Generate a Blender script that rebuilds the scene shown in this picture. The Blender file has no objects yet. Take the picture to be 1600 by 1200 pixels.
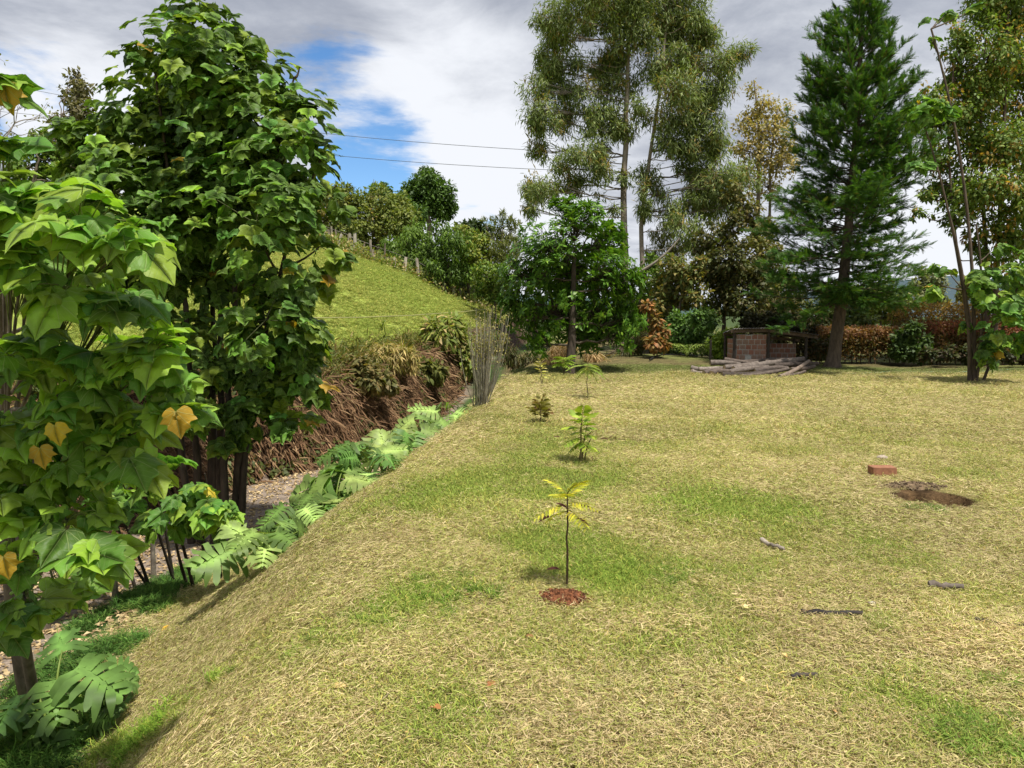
import bpy, math, random
import numpy as np
R = math.radians
rng = np.random.default_rng(7)
random.seed(7)
SC = bpy.context.scene
COL = SC.collection

# ------------------------------------------------------------------ camera
CAM_H = 1.6
FPX = 1200.0                      # focal length in pixels of the 1600 px wide photograph
PITCH = math.atan((600 - 490) / FPX)
cam_d = bpy.data.cameras.new('camera')
cam = bpy.data.objects.new('camera', cam_d)
COL.objects.link(cam)
cam_d.sensor_fit = 'HORIZONTAL'
cam_d.sensor_width = 36.0
cam_d.lens = 36.0 * FPX / 1600.0
cam_d.clip_start = 0.05
cam_d.clip_end = 3000
cam.location = (0, 0, CAM_H)
cam.rotation_euler = (R(90) - PITCH, 0, 0)
SC.camera = cam

# ------------------------------------------------------------------ light
SUN_EL, SUN_AZ = 67.0, 140.0      # degrees; azimuth from +Y, negative = towards -X
sun_d = bpy.data.lights.new('sun', 'SUN')
sun_d.energy = 3.15
sun_d.angle = R(2.5)
sun_d.color = (1.0, 0.95, 0.86)
sun = bpy.data.objects.new('sun', sun_d)
COL.objects.link(sun)
sun.rotation_euler = (R(-(90 - SUN_EL)), 0, R(-SUN_AZ))
SC.view_settings.view_transform = 'Standard'
SC.view_settings.look = 'None'
SC.view_settings.gamma = 1
SC.view_settings.exposure = 0.88
SC.view_settings.use_curve_mapping = False


def nd(nt, typ, **kw):
    n = nt.nodes.new(typ)
    for k, v in kw.items():
        if k.startswith('i_'):
            key = k[2:]
            key = int(key) if key.isdigit() else key.replace('_', ' ')
            n.inputs[key].default_value = v
        else:
            setattr(n, k, v)
    return n


def mth(nt, op, a, b=None, c=None, clamp=False):
    n = nt.nodes.new('ShaderNodeMath')
    n.operation = op
    n.use_clamp = clamp
    for i, v in enumerate((a, b, c)):
        if v is None:
            continue
        if isinstance(v, (int, float)):
            n.inputs[i].default_value = v
        else:
            nt.links.new(v, n.inputs[i])
    return n.outputs[0]


def mapr(nt, v, a, b, c=0.0, d=1.0):
    n = nt.nodes.new('ShaderNodeMapRange')
    n.interpolation_type = 'SMOOTHSTEP'
    nt.links.new(v, n.inputs['Value'])
    for k, x in zip(('From Min', 'From Max', 'To Min', 'To Max'), (a, b, c, d)):
        n.inputs[k].default_value = x
    return n.outputs['Result']


def mixc(nt, fac, a, b, mode='MIX'):
    n = nt.nodes.new('ShaderNodeMix')
    n.data_type = 'RGBA'
    n.blend_type = mode
    for sock, v in ((n.inputs[0], fac), (n.inputs[6], a), (n.inputs[7], b)):
        if isinstance(v, (int, float)):
            sock.default_value = v
        elif isinstance(v, tuple):
            sock.default_value = (*v, 1) if len(v) == 3 else v
        else:
            nt.links.new(v, sock)
    return n.outputs[2]


def pixdir(px, py):
    a = (px - 800) / FPX
    b = (py - 600) / FPX
    cp, sp = math.cos(PITCH), math.sin(PITCH)
    return np.array([a, cp - b * sp, -sp - b * cp])


# world: Nishita sky with procedural clouds laid over it in direction space
W = bpy.data.worlds.new('World')
SC.world = W
W.use_nodes = True
nt = W.node_tree
nt.nodes.clear()
out = nd(nt, 'ShaderNodeOutputWorld')
sky = nd(nt, 'ShaderNodeTexSky', sky_type='NISHITA')
sky.sun_disc = False
sky.sun_elevation = R(SUN_EL)
sky.sun_rotation = R(SUN_AZ)
sky.altitude = 2000
bg_sky = nd(nt, 'ShaderNodeBackground', i_Strength=0.095)
hs = nd(nt, 'ShaderNodeHueSaturation', i_Saturation=1.25)
nt.links.new(sky.outputs[0], hs.inputs['Color'])
nt.links.new(hs.outputs[0], bg_sky.inputs['Color'])
tc = nd(nt, 'ShaderNodeTexCoord')
sep = nd(nt, 'ShaderNodeSeparateXYZ')
nt.links.new(tc.outputs['Generated'], sep.inputs[0])
zz = mth(nt, 'ADD', mth(nt, 'MAXIMUM', sep.outputs[2], 0.0), 0.16)
cx = mth(nt, 'DIVIDE', sep.outputs[0], zz)
cy = mth(nt, 'DIVIDE', sep.outputs[1], zz)
comb = nd(nt, 'ShaderNodeCombineXYZ')
nt.links.new(cx, comb.inputs[0])
nt.links.new(cy, comb.inputs[1])
n1 = nd(nt, 'ShaderNodeTexNoise', i_Scale=2.3, i_Detail=10.0, i_Roughness=0.6, i_Distortion=0.25)
n2 = nd(nt, 'ShaderNodeTexNoise', i_Scale=0.55, i_Detail=5.0, i_Roughness=0.5)
n3 = nd(nt, 'ShaderNodeTexNoise', i_Scale=2.4, i_Detail=10.0, i_Roughness=0.62, i_Distortion=0.3)
for n in (n1, n2, n3):
    nt.links.new(comb.outputs[0], n.inputs['Vector'])


def dirspot(px, py, inner, outer):
    d = pixdir(px, py)
    d = d / np.linalg.norm(d)
    vm = nd(nt, 'ShaderNodeVectorMath', operation='DOT_PRODUCT')
    nt.links.new(tc.outputs['Generated'], vm.inputs[0])
    vm.inputs[1].default_value = tuple(d)
    return mapr(nt, vm.outputs['Value'], math.cos(R(outer)), math.cos(R(inner)))


gap = mth(nt, 'MAXIMUM', dirspot(570, 240, 1.5, 7.0), mth(nt, 'MULTIPLY', dirspot(510, 150, 1, 6.5), 0.75))
gap = mth(nt, 'MAXIMUM', gap, mth(nt, 'MULTIPLY', dirspot(30, 170, 1, 7), 0.6))
gap = mth(nt, 'MAXIMUM', gap, mth(nt, 'MULTIPLY', dirspot(790, 300, 0.5, 5), 0.45))
cover = mth(nt, 'SUBTRACT', mth(nt, 'ADD', n1.outputs['Fac'], 0.26), mth(nt, 'MULTIPLY', gap, 0.40))
cmask = mapr(nt, cover, 0.34, 0.56)
# cloud tone: grey undersides, white where thin
white = mth(nt, 'ADD', mth(nt, 'MULTIPLY', dirspot(690, 170, 1, 9), 0.34), mth(nt, 'MULTIPLY', dirspot(760, 340, 1, 9), 0.42))
white = mth(nt, 'ADD', white, mth(nt, 'MULTIPLY', dirspot(120, 190, 1, 7), 0.3))
white = mth(nt, 'ADD', white, mth(nt, 'MULTIPLY', dirspot(1480, 400, 1, 10), 0.45))
lowb = mapr(nt, sep.outputs[2], 0.42, 0.0, 0.0, 0.22)
tone = mth(nt, 'ADD', mth(nt, 'MULTIPLY', n3.outputs['Fac'], 0.95), mth(nt, 'MULTIPLY', n2.outputs['Fac'], 0.25))
tone = mth(nt, 'ADD', mth(nt, 'ADD', tone, white), lowb)
tone = mapr(nt, tone, 0.44, 1.04)
ccol = mixc(nt, tone, (0.20, 0.218, 0.262), (0.50, 0.515, 0.545))
bg_cl = nd(nt, 'ShaderNodeBackground', i_Strength=1.0)
nt.links.new(ccol, bg_cl.inputs['Color'])
mx = nd(nt, 'ShaderNodeMixShader')
nt.links.new(cmask, mx.inputs[0])
nt.links.new(bg_sky.outputs[0], mx.inputs[1])
nt.links.new(bg_cl.outputs[0], mx.inputs[2])
nt.links.new(mx.outputs[0], out.inputs['Surface'])

SC.cycles.max_bounces = 6
SC.cycles.transparent_max_bounces = 4
SC.cycles.diffuse_bounces = 4
SC.cycles.transmission_bounces = 4
SC.cycles.glossy_bounces = 2


# ------------------------------------------------------------------ noise
def hash2(i, j, s):
    v = np.sin(i * 127.1 + j * 311.7 + s * 74.7) * 43758.5453
    return v - np.floor(v)


def vn(x, y, s=0.0):
    xi, yi = np.floor(x), np.floor(y)
    fx, fy = x - xi, y - yi
    fx = fx * fx * (3 - 2 * fx)
    fy = fy * fy * (3 - 2 * fy)
    a, b = hash2(xi, yi, s), hash2(xi + 1, yi, s)
    c, d = hash2(xi, yi + 1, s), hash2(xi + 1, yi + 1, s)
    return (a * (1 - fx) + b * fx) * (1 - fy) + (c * (1 - fx) + d * fx) * fy


def fbm(x, y, s=0.0, o=4):
    t, a, n = 0.0, 0.5, 0.0
    for k in range(o):
        t = t + a * vn(x * 2 ** k, y * 2 ** k, s + k * 3.1)
        n += a
        a *= 0.5
    return t / n


def sm(t):
    t = np.clip(t, 0, 1)
    return t * t * (3 - 2 * t)


# ------------------------------------------------------------------ terrain
YS = np.array([-30, 2, 4, 5, 6.3, 7.5, 9, 11, 13, 16, 20, 26, 34, 60])
CREST = np.array([-.95, -.95, -1.15, -1.22, -1.2, -1.05, -.95, -.82, -.65, -.45, -.1, .7, 2.0, 4.0])
FOOT = np.array([-2.6, -2.6, -2.9, -3.1, -3.5, -3.6, -3.15, -2.5, -2.05, -1.7, -1.3, -.5, .8, 3.0])
YL = np.array([-30, 4, 8, 10.9, 13.5, 15.2, 18, 22, 28, 34, 60])
LANE = np.array([-6.4, -6.2, -6.0, -5.6, -4.9, -3.9, -3.1, -2.3, -1.2, .2, 2.4])
HOLE = None


def meadow(x, y):
    yy = np.minimum(y, 62)
    m = 0.40 * 17 * np.tanh(-x / 17) + 0.095 * yy - 2.15 + 0.25 * (fbm(x * .12, y * .12, 5) - .5)
    m = m - 0.05 * np.maximum(y - 80, 0)
    return np.maximum(m, 0.15 + 0.1 * np.tanh(m))


def terr(x, y):
    x = np.asarray(x, float)
    y = np.asarray(y, float)
    cr, ft, ln = np.interp(y, YS, CREST), np.interp(y, YS, FOOT), np.interp(y, YL, LANE)
    fade = 1 - sm((y - 22) / 8)
    lawn = 0.10 * (fbm(x * .35, y * .35, 1) - .5) * sm((y - 1) / 4) + 0.035 * (fbm(x * 2.2, y * 2.2, 2) - .5)
    lawn = lawn + 0.28 * np.exp(-((x - 4.3) / 3.0) ** 2 - ((y - 24.5) / 3.0) ** 2)
    lawn = lawn - 0.05 * np.exp(-((x - 1.8) / 2.2) ** 2 - ((y - 19.8) / .9) ** 2)
    s = sm((cr + .3 - x) / (cr + .3 - ft))
    s2 = sm((ft - x) / .9)
    z = lawn * (1 - .5 * s) - fade * (1.3 * s + .2 * s2)
    tb = (ln - x) / (1.0 + .4 * (fbm(y * .7, x * .3, 8) - .5))
    m = meadow(x, y)
    zb = z + (m - z) * (0.58 * sm(tb / .8) + 0.42 * np.clip(tb / 5.5, 0, 1) ** .9)
    z = np.where(tb > 0, zb, z)
    if HOLE is not None:
        hx, hy = HOLE
        a = (x - hx) / .30
        b = (y - hy) / .21
        r = np.sqrt(a * a + b * b) + .5 * (vn(x * 9, y * 9, 4) - .5)
        z = z - (.34 - .16 * vn(x * 11, y * 11, 6)) * sm((1.12 - r) / .34)
        # raised earth rim at the back
        z = z + .035 * np.exp(-((x - hx - .02) / .25) ** 2 - ((y - hy - .36) / .10) ** 2)
    return z


def P(px, py, d):
    v = pixdir(px, py) * d
    return np.array([v[0], v[1], v[2] + CAM_H])


def G(px, py, lo=1.5, hi=90):
    v = pixdir(px, py)
    ts = np.linspace(lo, hi, 6000)
    pts = v[None, :] * ts[:, None]
    h = pts[:, 2] + CAM_H - terr(pts[:, 0], pts[:, 1])
    k = np.argmax(h < 0) if (h < 0).any() else len(ts) - 1
    p = pts[k].copy()
    p[2] = float(terr(p[0], p[1]))
    return p


def D(px, d):
    """ground point below pixel column px at depth d"""
    v = pixdir(px, 500) * d
    return np.array([v[0], v[1], float(terr(v[0], v[1]))])


_h = G(1460, 780)
HOLE = (float(_h[0]), float(_h[1]))


# ------------------------------------------------------------------ mesh helpers
def mesh_np(name, V, F, tint=None, uv=None, smooth=False, mat=None):
    V = np.asarray(V, np.float32)
    F = np.asarray(F, np.int32)
    me = bpy.data.meshes.new(name)
    me.vertices.add(len(V))
    me.vertices.foreach_set('co', V.ravel())
    n = F.shape[1]
    me.loops.add(len(F) * n)
    me.polygons.add(len(F))
    me.loops.foreach_set('vertex_index', F.ravel())
    me.polygons.foreach_set('loop_start', np.arange(0, len(F) * n, n, dtype=np.int32))
    me.polygons.foreach_set('use_smooth', np.full(len(F), bool(smooth)))
    me.update(calc_edges=True)
    if tint is not None:
        a = me.color_attributes.new('tint', 'FLOAT_COLOR', 'POINT')
        t = np.ones((len(V), 4), np.float32)
        t[:, :3] = np.asarray(tint, np.float32)
        a.data.foreach_set('color', t.ravel())
    if uv is not None:
        u = me.uv_layers.new(name='uv')
        u.data.foreach_set('uv', np.asarray(uv, np.float32)[F.ravel()].ravel())
    if mat is not None:
        me.materials.append(mat)
    return me


def link(name, me, parent=None, loc=None):
    o = bpy.data.objects.new(name, me)
    COL.objects.link(o)
    if parent is not None:
        o.parent = parent
    if loc is not None:
        o.location = loc
    return o


def tag(o, label=None, cat=None, group=None, kind=None):
    if label:
        o['label'] = label
    if cat:
        o['category'] = cat
    if group:
        o['group'] = group
    if kind:
        o['kind'] = kind
    return o


def thing(name, label, cat, loc=(0, 0, 0), group=None):
    o = link(name, None, loc=tuple(float(v) for v in loc))
    o.empty_display_size = .2
    return tag(o, label, cat, group)


class MB:
    """collects triangles"""
    def __init__(s):
        s.v, s.f, s.t, s.u, s.n = [], [], [], [], 0

    def add(s, V, F, tint=(.5, .5, .5), uv=None):
        V = np.asarray(V, float)
        F = np.asarray(F, int)
        if F.shape[1] == 4:
            F = np.concatenate([F[:, [0, 1, 2]], F[:, [0, 2, 3]]])
        s.v.append(V)
        s.f.append(F + s.n)
        t = np.asarray(tint, float)
        if t.ndim == 1:
            t = np.broadcast_to(t, (len(V), 3))
        s.t.append(t)
        s.u.append(np.zeros((len(V), 2)) if uv is None else uv)
        s.n += len(V)

    def tube(s, pts, rad, sides=6, tint=(.5, .5, .5), cap=True, rough=0.0):
        pts = np.asarray(pts, float)
        k = len(pts)
        rad = np.broadcast_to(np.asarray(rad, float), (k,))
        d = np.gradient(pts, axis=0)
        d /= np.linalg.norm(d, axis=1)[:, None] + 1e-9
        ref = np.array([0.0, 0, 1]) if abs(d[:, 2]).mean() < .85 else np.array([1.0, 0, 0])
        a = np.cross(d, ref)
        a /= np.linalg.norm(a, axis=1)[:, None] + 1e-9
        b = np.cross(d, a)
        th = np.arange(sides) * 2 * math.pi / sides
        rr = rad[:, None] * (1 + rough * (rng.random((k, sides)) - .5))
        V = pts[:, None, :] + rr[:, :, None] * (np.cos(th)[None, :, None] * a[:, None] + np.sin(th)[None, :, None] * b[:, None])
        V = V.reshape(-1, 3)
        i = np.arange(k - 1)[:, None] * sides
        j = np.arange(sides)[None, :]
        jn = (j + 1) % sides
        F = np.stack([i + j, i + jn, i + sides + jn, i + sides + j], -1).reshape(-1, 4)
        s.add(V, F, tint)
        if cap:
            base = s.n
            for e, sgn in ((0, 1), (k - 1, -1)):
                ring = V[e * sides:(e + 1) * sides]
                VV = np.vstack([ring, pts[e][None]])
                jj = np.arange(sides)
                FF = np.stack([jj, (jj + 1) % sides, np.full(sides, sides)], 1)
                if sgn < 0:
                    FF = FF[:, ::-1]
                s.add(VV, FF, tint)

    def box(s, c, size, rot=None, tint=(.5, .5, .5), jit=0.0):
        q = np.array([[x, y, z] for x in (-.5, .5) for y in (-.5, .5) for z in (-.5, .5)]) * np.asarray(size)
        if jit:
            q = q + (rng.random(q.shape) - .5) * jit
        if rot is not None:
            q = q @ np.asarray(rot).T
        s.add(q + np.asarray(c), [[0, 1, 3, 2], [4, 6, 7, 5], [0, 4, 5, 1], [2, 3, 7, 6], [0, 2, 6, 4], [1, 5, 7, 3]], tint)

    def scatter(s, T, pos, axis, up, scale, tint):
        tV, tF, tU = T
        pos = np.asarray(pos, float)
        N = len(pos)
        if N == 0:
            return
        Rm = frames(axis, up)
        sc = np.broadcast_to(np.asarray(scale, float).reshape(-1, 1, 1) if np.ndim(scale) else np.full((N, 1, 1), scale), (N, 1, 1))
        V = pos[:, None, :] + sc * np.einsum('nij,kj->nki', Rm, tV)
        F = tF[None] + (np.arange(N) * len(tV))[:, None, None]
        t = np.asarray(tint, float)
        if t.ndim == 1:
            t = np.broadcast_to(t, (N, 3))
        s.v.append(V.reshape(-1, 3))
        s.f.append(F.reshape(-1, 3) + s.n)
        s.t.append(np.repeat(t, len(tV), axis=0))
        s.u.append(np.tile(tU, (N, 1)))
        s.n += N * len(tV)

    def mesh(s, name, mat, smooth=False):
        return mesh_np(name, np.concatenate(s.v), np.concatenate(s.f), np.concatenate(s.t), np.concatenate(s.u), smooth, mat)

    def build(s, name, mat, parent=None, smooth=False, kind=None):
        if not s.v:
            return None
        V = np.concatenate(s.v)
        off = np.zeros(3)
        if parent is not None:
            off = np.array(parent.matrix_world.translation if parent.parent else parent.location)
        me = mesh_np(name, V - off, np.concatenate(s.f), np.concatenate(s.t), np.concatenate(s.u), smooth, mat)
        o = link(name, me, parent)
        if kind:
            o['kind'] = kind
        return o


def nrm(v):
    v = np.asarray(v, float)
    return v / (np.linalg.norm(v, axis=-1, keepdims=True) + 1e-9)


def frames(axis, up):
    y = nrm(axis)
    up = np.broadcast_to(np.asarray(up, float), y.shape)
    z = up - (up * y).sum(-1, keepdims=True) * y
    z = nrm(z + 1e-6)
    x = np.cross(y, z)
    return np.stack([x, y, z], -1)


def rdir(n):
    v = rng.normal(size=(n, 3))
    return nrm(v)


def bez(a, b, c, n=8):
    t = np.linspace(0, 1, n)[:, None]
    return (1 - t) ** 2 * np.asarray(a) + 2 * t * (1 - t) * np.asarray(b) + t ** 2 * np.asarray(c)


def tints(n, cols, w=None, var=.18):
    cols = np.asarray(cols, float)
    w = None if w is None else np.asarray(w, float) / np.sum(w)
    k = rng.choice(len(cols), size=n, p=w)
    k2 = rng.choice(len(cols), size=n, p=w)
    m = rng.random((n, 1)) * .35
    c = cols[k] * (1 - m) + cols[k2] * m
    return c * (1 + var * rng.normal(size=(n, 1)).clip(-2, 2))


# ------------------------------------------------------------------ materials
def new_mat(name):
    m = bpy.data.materials.new(name)
    m.use_nodes = True
    nt = m.node_tree
    nt.nodes.clear()
    o = nd(nt, 'ShaderNodeOutputMaterial')
    return m, nt, o


def leaf_mat(name, rough=.5, trans=.32, veins=False, spec=.4, objvar=False, bump=0.0):
    m, nt, o = new_mat(name)
    at = nd(nt, 'ShaderNodeAttribute', attribute_name='tint')
    col = at.outputs['Color']
    geo = nd(nt, 'ShaderNodeNewGeometry')
    ns = nd(nt, 'ShaderNodeTexNoise', i_Scale=9.0, i_Detail=3.0)
    nt.links.new(geo.outputs['Position'], ns.inputs['Vector'])
    col = mixc(nt, 1.0, col, (1.16, 1.06, .74), 'MULTIPLY')
    v = mapr(nt, ns.outputs['Fac'], .3, .7, 1.05, 1.55)
    hsv = nd(nt, 'ShaderNodeHueSaturation')
    nt.links.new(col, hsv.inputs['Color'])
    nt.links.new(v, hsv.inputs['Value'])
    col = hsv.outputs[0]
    if objvar:
        oi = nd(nt, 'ShaderNodeObjectInfo')
        h2 = nd(nt, 'ShaderNodeHueSaturation')
        nt.links.new(col, h2.inputs['Color'])
        nt.links.new(mth(nt, 'ADD', mth(nt, 'MULTIPLY', oi.outputs['Random'], .5), .75), h2.inputs['Value'])
        nt.links.new(mth(nt, 'ADD', mth(nt, 'MULTIPLY', oi.outputs['Random'], .03), .485), h2.inputs['Hue'])
        col = h2.outputs[0]
    bs = nd(nt, 'ShaderNodeBsdfPrincipled', i_Roughness=rough)
    bs.inputs['Specular IOR Level'].default_value = spec
    if veins:
        uv = nd(nt, 'ShaderNodeUVMap')
        s = nd(nt, 'ShaderNodeSeparateXYZ')
        nt.links.new(uv.outputs[0], s.inputs[0])
        ax = mth(nt, 'ABSOLUTE', s.outputs[0])
        yy = s.outputs[1]
        mid = mapr(nt, ax, .022, .004)
        rad = mth(nt, 'SQRT', mth(nt, 'ADD', mth(nt, 'MULTIPLY', ax, ax), mth(nt, 'MULTIPLY', yy, yy)))
        ang = mth(nt, 'ARCTAN2', ax, yy)
        vv = mid
        for a in (.62, 1.22, 1.85):
            dd = mth(nt, 'MULTIPLY', mth(nt, 'ABSOLUTE', mth(nt, 'SUBTRACT', ang, a)), rad)
            vv = mth(nt, 'MAXIMUM', vv, mapr(nt, dd, .016, .003))
        side = mth(nt, 'SUBTRACT', yy, mth(nt, 'MULTIPLY', ax, .75))
        fr = mth(nt, 'ABSOLUTE', mth(nt, 'SUBTRACT', mth(nt, 'FRACT', mth(nt, 'MULTIPLY', side, 7.0)), .5))
        vv2 = mth(nt, 'MULTIPLY', mapr(nt, fr, .07, .01), .5)
        vv = mth(nt, 'MAXIMUM', vv, vv2)
        light = mixc(nt, .55, col, (.42, .52, .2))
        col = mixc(nt, mth(nt, 'MULTIPLY', vv, .85), col, light)
        bp = nd(nt, 'ShaderNodeBump', i_Strength=.5, i_Distance=.004)
        n4 = nd(nt, 'ShaderNodeTexNoise', i_Scale=45.0, i_Detail=2.0)
        nt.links.new(geo.outputs['Position'], n4.inputs['Vector'])
        hgt = mth(nt, 'ADD', mth(nt, 'MULTIPLY', vv, -1.0), mth(nt, 'MULTIPLY', n4.outputs['Fac'], 1.4))
        nt.links.new(hgt, bp.inputs['Height'])
        nt.links.new(bp.outputs[0], bs.inputs['Normal'])
    nt.links.new(col, bs.inputs['Base Color'])
    tr = nd(nt, 'ShaderNodeBsdfTranslucent')
    tcol = mixc(nt, 1.0, col, (1.35, 1.45, .55), 'MULTIPLY')
    nt.links.new(tcol, tr.inputs['Color'])
    mxs = nd(nt, 'ShaderNodeMixShader', i_0=trans)
    nt.links.new(bs.outputs[0], mxs.inputs[1])
    nt.links.new(tr.outputs[0], mxs.inputs[2])
    nt.links.new(mxs.outputs[0], o.inputs['Surface'])
    return m


def surf_mat(name, scale=12.0, amp=.35, rough=.85, bump=.4, stretch=(1, 1, 1), detail=6.0, dist=.01, dark=None):
    """tint attribute times noise, with fine relief"""
    m, nt, o = new_mat(name)
    at = nd(nt, 'ShaderNodeAttribute', attribute_name='tint')
    t = nd(nt, 'ShaderNodeTexCoord')
    mp = nd(nt, 'ShaderNodeMapping')
    mp.inputs['Scale'].default_value = stretch
    nt.links.new(t.outputs['Object'], mp.inputs['Vector'])
    ns = nd(nt, 'ShaderNodeTexNoise', i_Scale=scale, i_Detail=detail, i_Roughness=.65)
    nt.links.new(mp.outputs[0], ns.inputs['Vector'])
    v = mapr(nt, ns.outputs['Fac'], .25, .75, 1 - amp, 1 + amp)
    hsv = nd(nt, 'ShaderNodeHueSaturation')
    nt.links.new(at.outputs['Color'], hsv.inputs['Color'])
    nt.links.new(v, hsv.inputs['Value'])
    col = hsv.outputs[0]
    if dark is not None:
        n2 = nd(nt, 'ShaderNodeTexNoise', i_Scale=scale * .35, i_Detail=4.0)
        nt.links.new(mp.outputs[0], n2.inputs['Vector'])
        col = mixc(nt, mapr(nt, n2.outputs['Fac'], .5, .68, 0, .8), col, dark)
    bs = nd(nt, 'ShaderNodeBsdfPrincipled', i_Roughness=rough)
    bs.inputs['Specular IOR Level'].default_value = .25
    nt.links.new(col, bs.inputs['Base Color'])
    bp = nd(nt, 'ShaderNodeBump', i_Strength=bump, i_Distance=dist)
    nt.links.new(ns.outputs['Fac'], bp.inputs['Height'])
    nt.links.new(bp.outputs[0], bs.inputs['Normal'])
    nt.links.new(bs.outputs[0], o.inputs['Surface'])
    return m


M_BIGLEAF = leaf_mat('broad_leaf', .5, .36, veins=True, spec=.35, objvar=True)
M_LEAF = leaf_mat('leaf', .55, .3, spec=.3)
M_GLOSSY = leaf_mat('glossy_leaf', .45, .28, spec=.4)
M_MONS = leaf_mat('split_leaf', .5, .25, spec=.3, objvar=True)
M_DRY = leaf_mat('dry_grass', .8, .15, spec=.1)
M_BARK = surf_mat('bark', 14, .45, .9, .7, (1, 1, .25), dist=.02)
M_PALEBARK = surf_mat('pale_bark', 5, .3, .8, .5, (1, 1, .3), dist=.01, dark=(.10, .075, .055))
M_WOOD = surf_mat('log_wood', 18, .4, .85, .6, (1, 1, 1), dist=.008, dark=(.09, .07, .055))
M_CLAY = surf_mat('fired_clay', 25, .25, .85, .4, dist=.004)
M_SOIL = surf_mat('soil', 22, .5, .95, .9, dist=.02)
M_STONE = surf_mat('stone', 15, .3, .9, .6, dist=.01)
M_PAINT = surf_mat('plain_surface', 20, .15, .6, .1)
M_METAL = surf_mat('weathered_sheet', 8, .35, .6, .2, (1, 1, 1), dark=(.12, .07, .04))


# ground: tint attribute with several scales of grain
def ground_mat():
    m, nt, o = new_mat('ground_cover')
    at = nd(nt, 'ShaderNodeAttribute', attribute_name='tint')
    geo = nd(nt, 'ShaderNodeNewGeometry')
    a = nd(nt, 'ShaderNodeTexNoise', i_Scale=5.0, i_Detail=8.0, i_Roughness=.7)
    b = nd(nt, 'ShaderNodeTexNoise', i_Scale=38.0, i_Detail=6.0, i_Roughness=.75)
    c = nd(nt, 'ShaderNodeTexNoise', i_Scale=1.3, i_Detail=5.0, i_Roughness=.6)
    for n in (a, b, c):
        nt.links.new(geo.outputs['Position'], n.inputs['Vector'])
    v = mth(nt, 'MULTIPLY', mapr(nt, a.outputs['Fac'], .3, .7, .72, 1.25), mapr(nt, b.outputs['Fac'], .3, .7, .6, 1.3))
    v = mth(nt, 'MULTIPLY', v, mapr(nt, c.outputs['Fac'], .3, .7, .85, 1.15))
    hsv = nd(nt, 'ShaderNodeHueSaturation')
    nt.links.new(at.outputs['Color'], hsv.inputs['Color'])
    nt.links.new(v, hsv.inputs['Value'])
    bs = nd(nt, 'ShaderNodeBsdfPrincipled', i_Roughness=.95)
    bs.inputs['Specular IOR Level'].default_value = .1
    nt.links.new(hsv.outputs[0], bs.inputs['Base Color'])
    bp = nd(nt, 'ShaderNodeBump', i_Strength=.8, i_Distance=.03)
    nt.links.new(mth(nt, 'ADD', b.outputs['Fac'], a.outputs['Fac']), bp.inputs['Height'])
    nt.links.new(bp.outputs[0], bs.inputs['Normal'])
    nt.links.new(bs.outputs[0], o.inputs['Surface'])
    return m


M_GROUND = ground_mat()


def grass_mat():
    """blade colour: per-blade attribute mixed with the tint its clump carries"""
    m, nt, o = new_mat('grass_blade')
    at = nd(nt, 'ShaderNodeAttribute', attribute_name='tint')
    ins = nd(nt, 'ShaderNodeAttribute', attribute_name='ctint', attribute_type='INSTANCER')
    col = mixc(nt, 1.0, ins.outputs['Color'], at.outputs['Color'], 'MULTIPLY')
    bs = nd(nt, 'ShaderNodeBsdfPrincipled', i_Roughness=.7)
    bs.inputs['Specular IOR Level'].default_value = .2
    nt.links.new(col, bs.inputs['Base Color'])
    tr = nd(nt, 'ShaderNodeBsdfTranslucent')
    nt.links.new(col, tr.inputs['Color'])
    mxs = nd(nt, 'ShaderNodeMixShader', i_0=.25)
    nt.links.new(bs.outputs[0], mxs.inputs[1])
    nt.links.new(tr.outputs[0], mxs.inputs[2])
    nt.links.new(mxs.outputs[0], o.inputs['Surface'])
    return m


M_GRASS = grass_mat()

# ------------------------------------------------------------------ ground sheet
GREENSPOTS = [(690, 935, .35), (590, 960, .3), (1050, 900, .5), (700, 755, .8), (620, 790, .45), (240, 1150, .3), (330, 1080, .25), (480, 1020, .25), (1100, 800, .5),
              (840, 860, .4), (960, 760, .7), (1540, 1170, .25), (1380, 880, .4), (1060, 1010, .3), (860, 700, .8), (1250, 800, .6), (820, 1020, .35),
              (700, 1130, .2), (1420, 1100, .2), (930, 880, .35)]
SPOTXY = [(G(a, b)[:2], r) for a, b, r in GREENSPOTS]
GRASSX = {'straw': np.array([.48, .38, .175]), 'yellowgreen': np.array([.38, .35, .10]), 'green': np.array([.24, .31, .05])}


def lawn_green(x, y):
    """0 = matted straw, 1 = live green"""
    g = .75 * (fbm(x * .9 + 3, y * .55, 21) - .48) + .85 * (fbm(x * 3.1, y * 2.3, 33) - .5) + .22
    for (c, r) in SPOTXY:
        q = ((x - c[0]) ** 2 + ((y - c[1]) * .8) ** 2) / (r * r)
        g = g + .75 * np.exp(-q) * (.6 + .8 * (fbm(x * 6, y * 6, 41) - .3))
    # clippings lie thicker on the slope
    cr = np.interp(y, YS, CREST)
    g = g - .30 * sm((cr + .7 - x) / 1.2)
    return np.clip(g, 0, 1)


def lawn_col(x, y):
    g = lawn_green(x, y)[..., None]
    c = np.where(g < .5, GRASSX['straw'] * (1 - g * 2) + GRASSX['yellowgreen'] * g * 2,
                 GRASSX['yellowgreen'] * (2 - g * 2) + GRASSX['green'] * (g * 2 - 1))
    far = sm((y - 8) / 9)[..., None]
    return c * (1 - .35 * far) + np.array([.36, .34, .115]) * .35 * far


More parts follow.
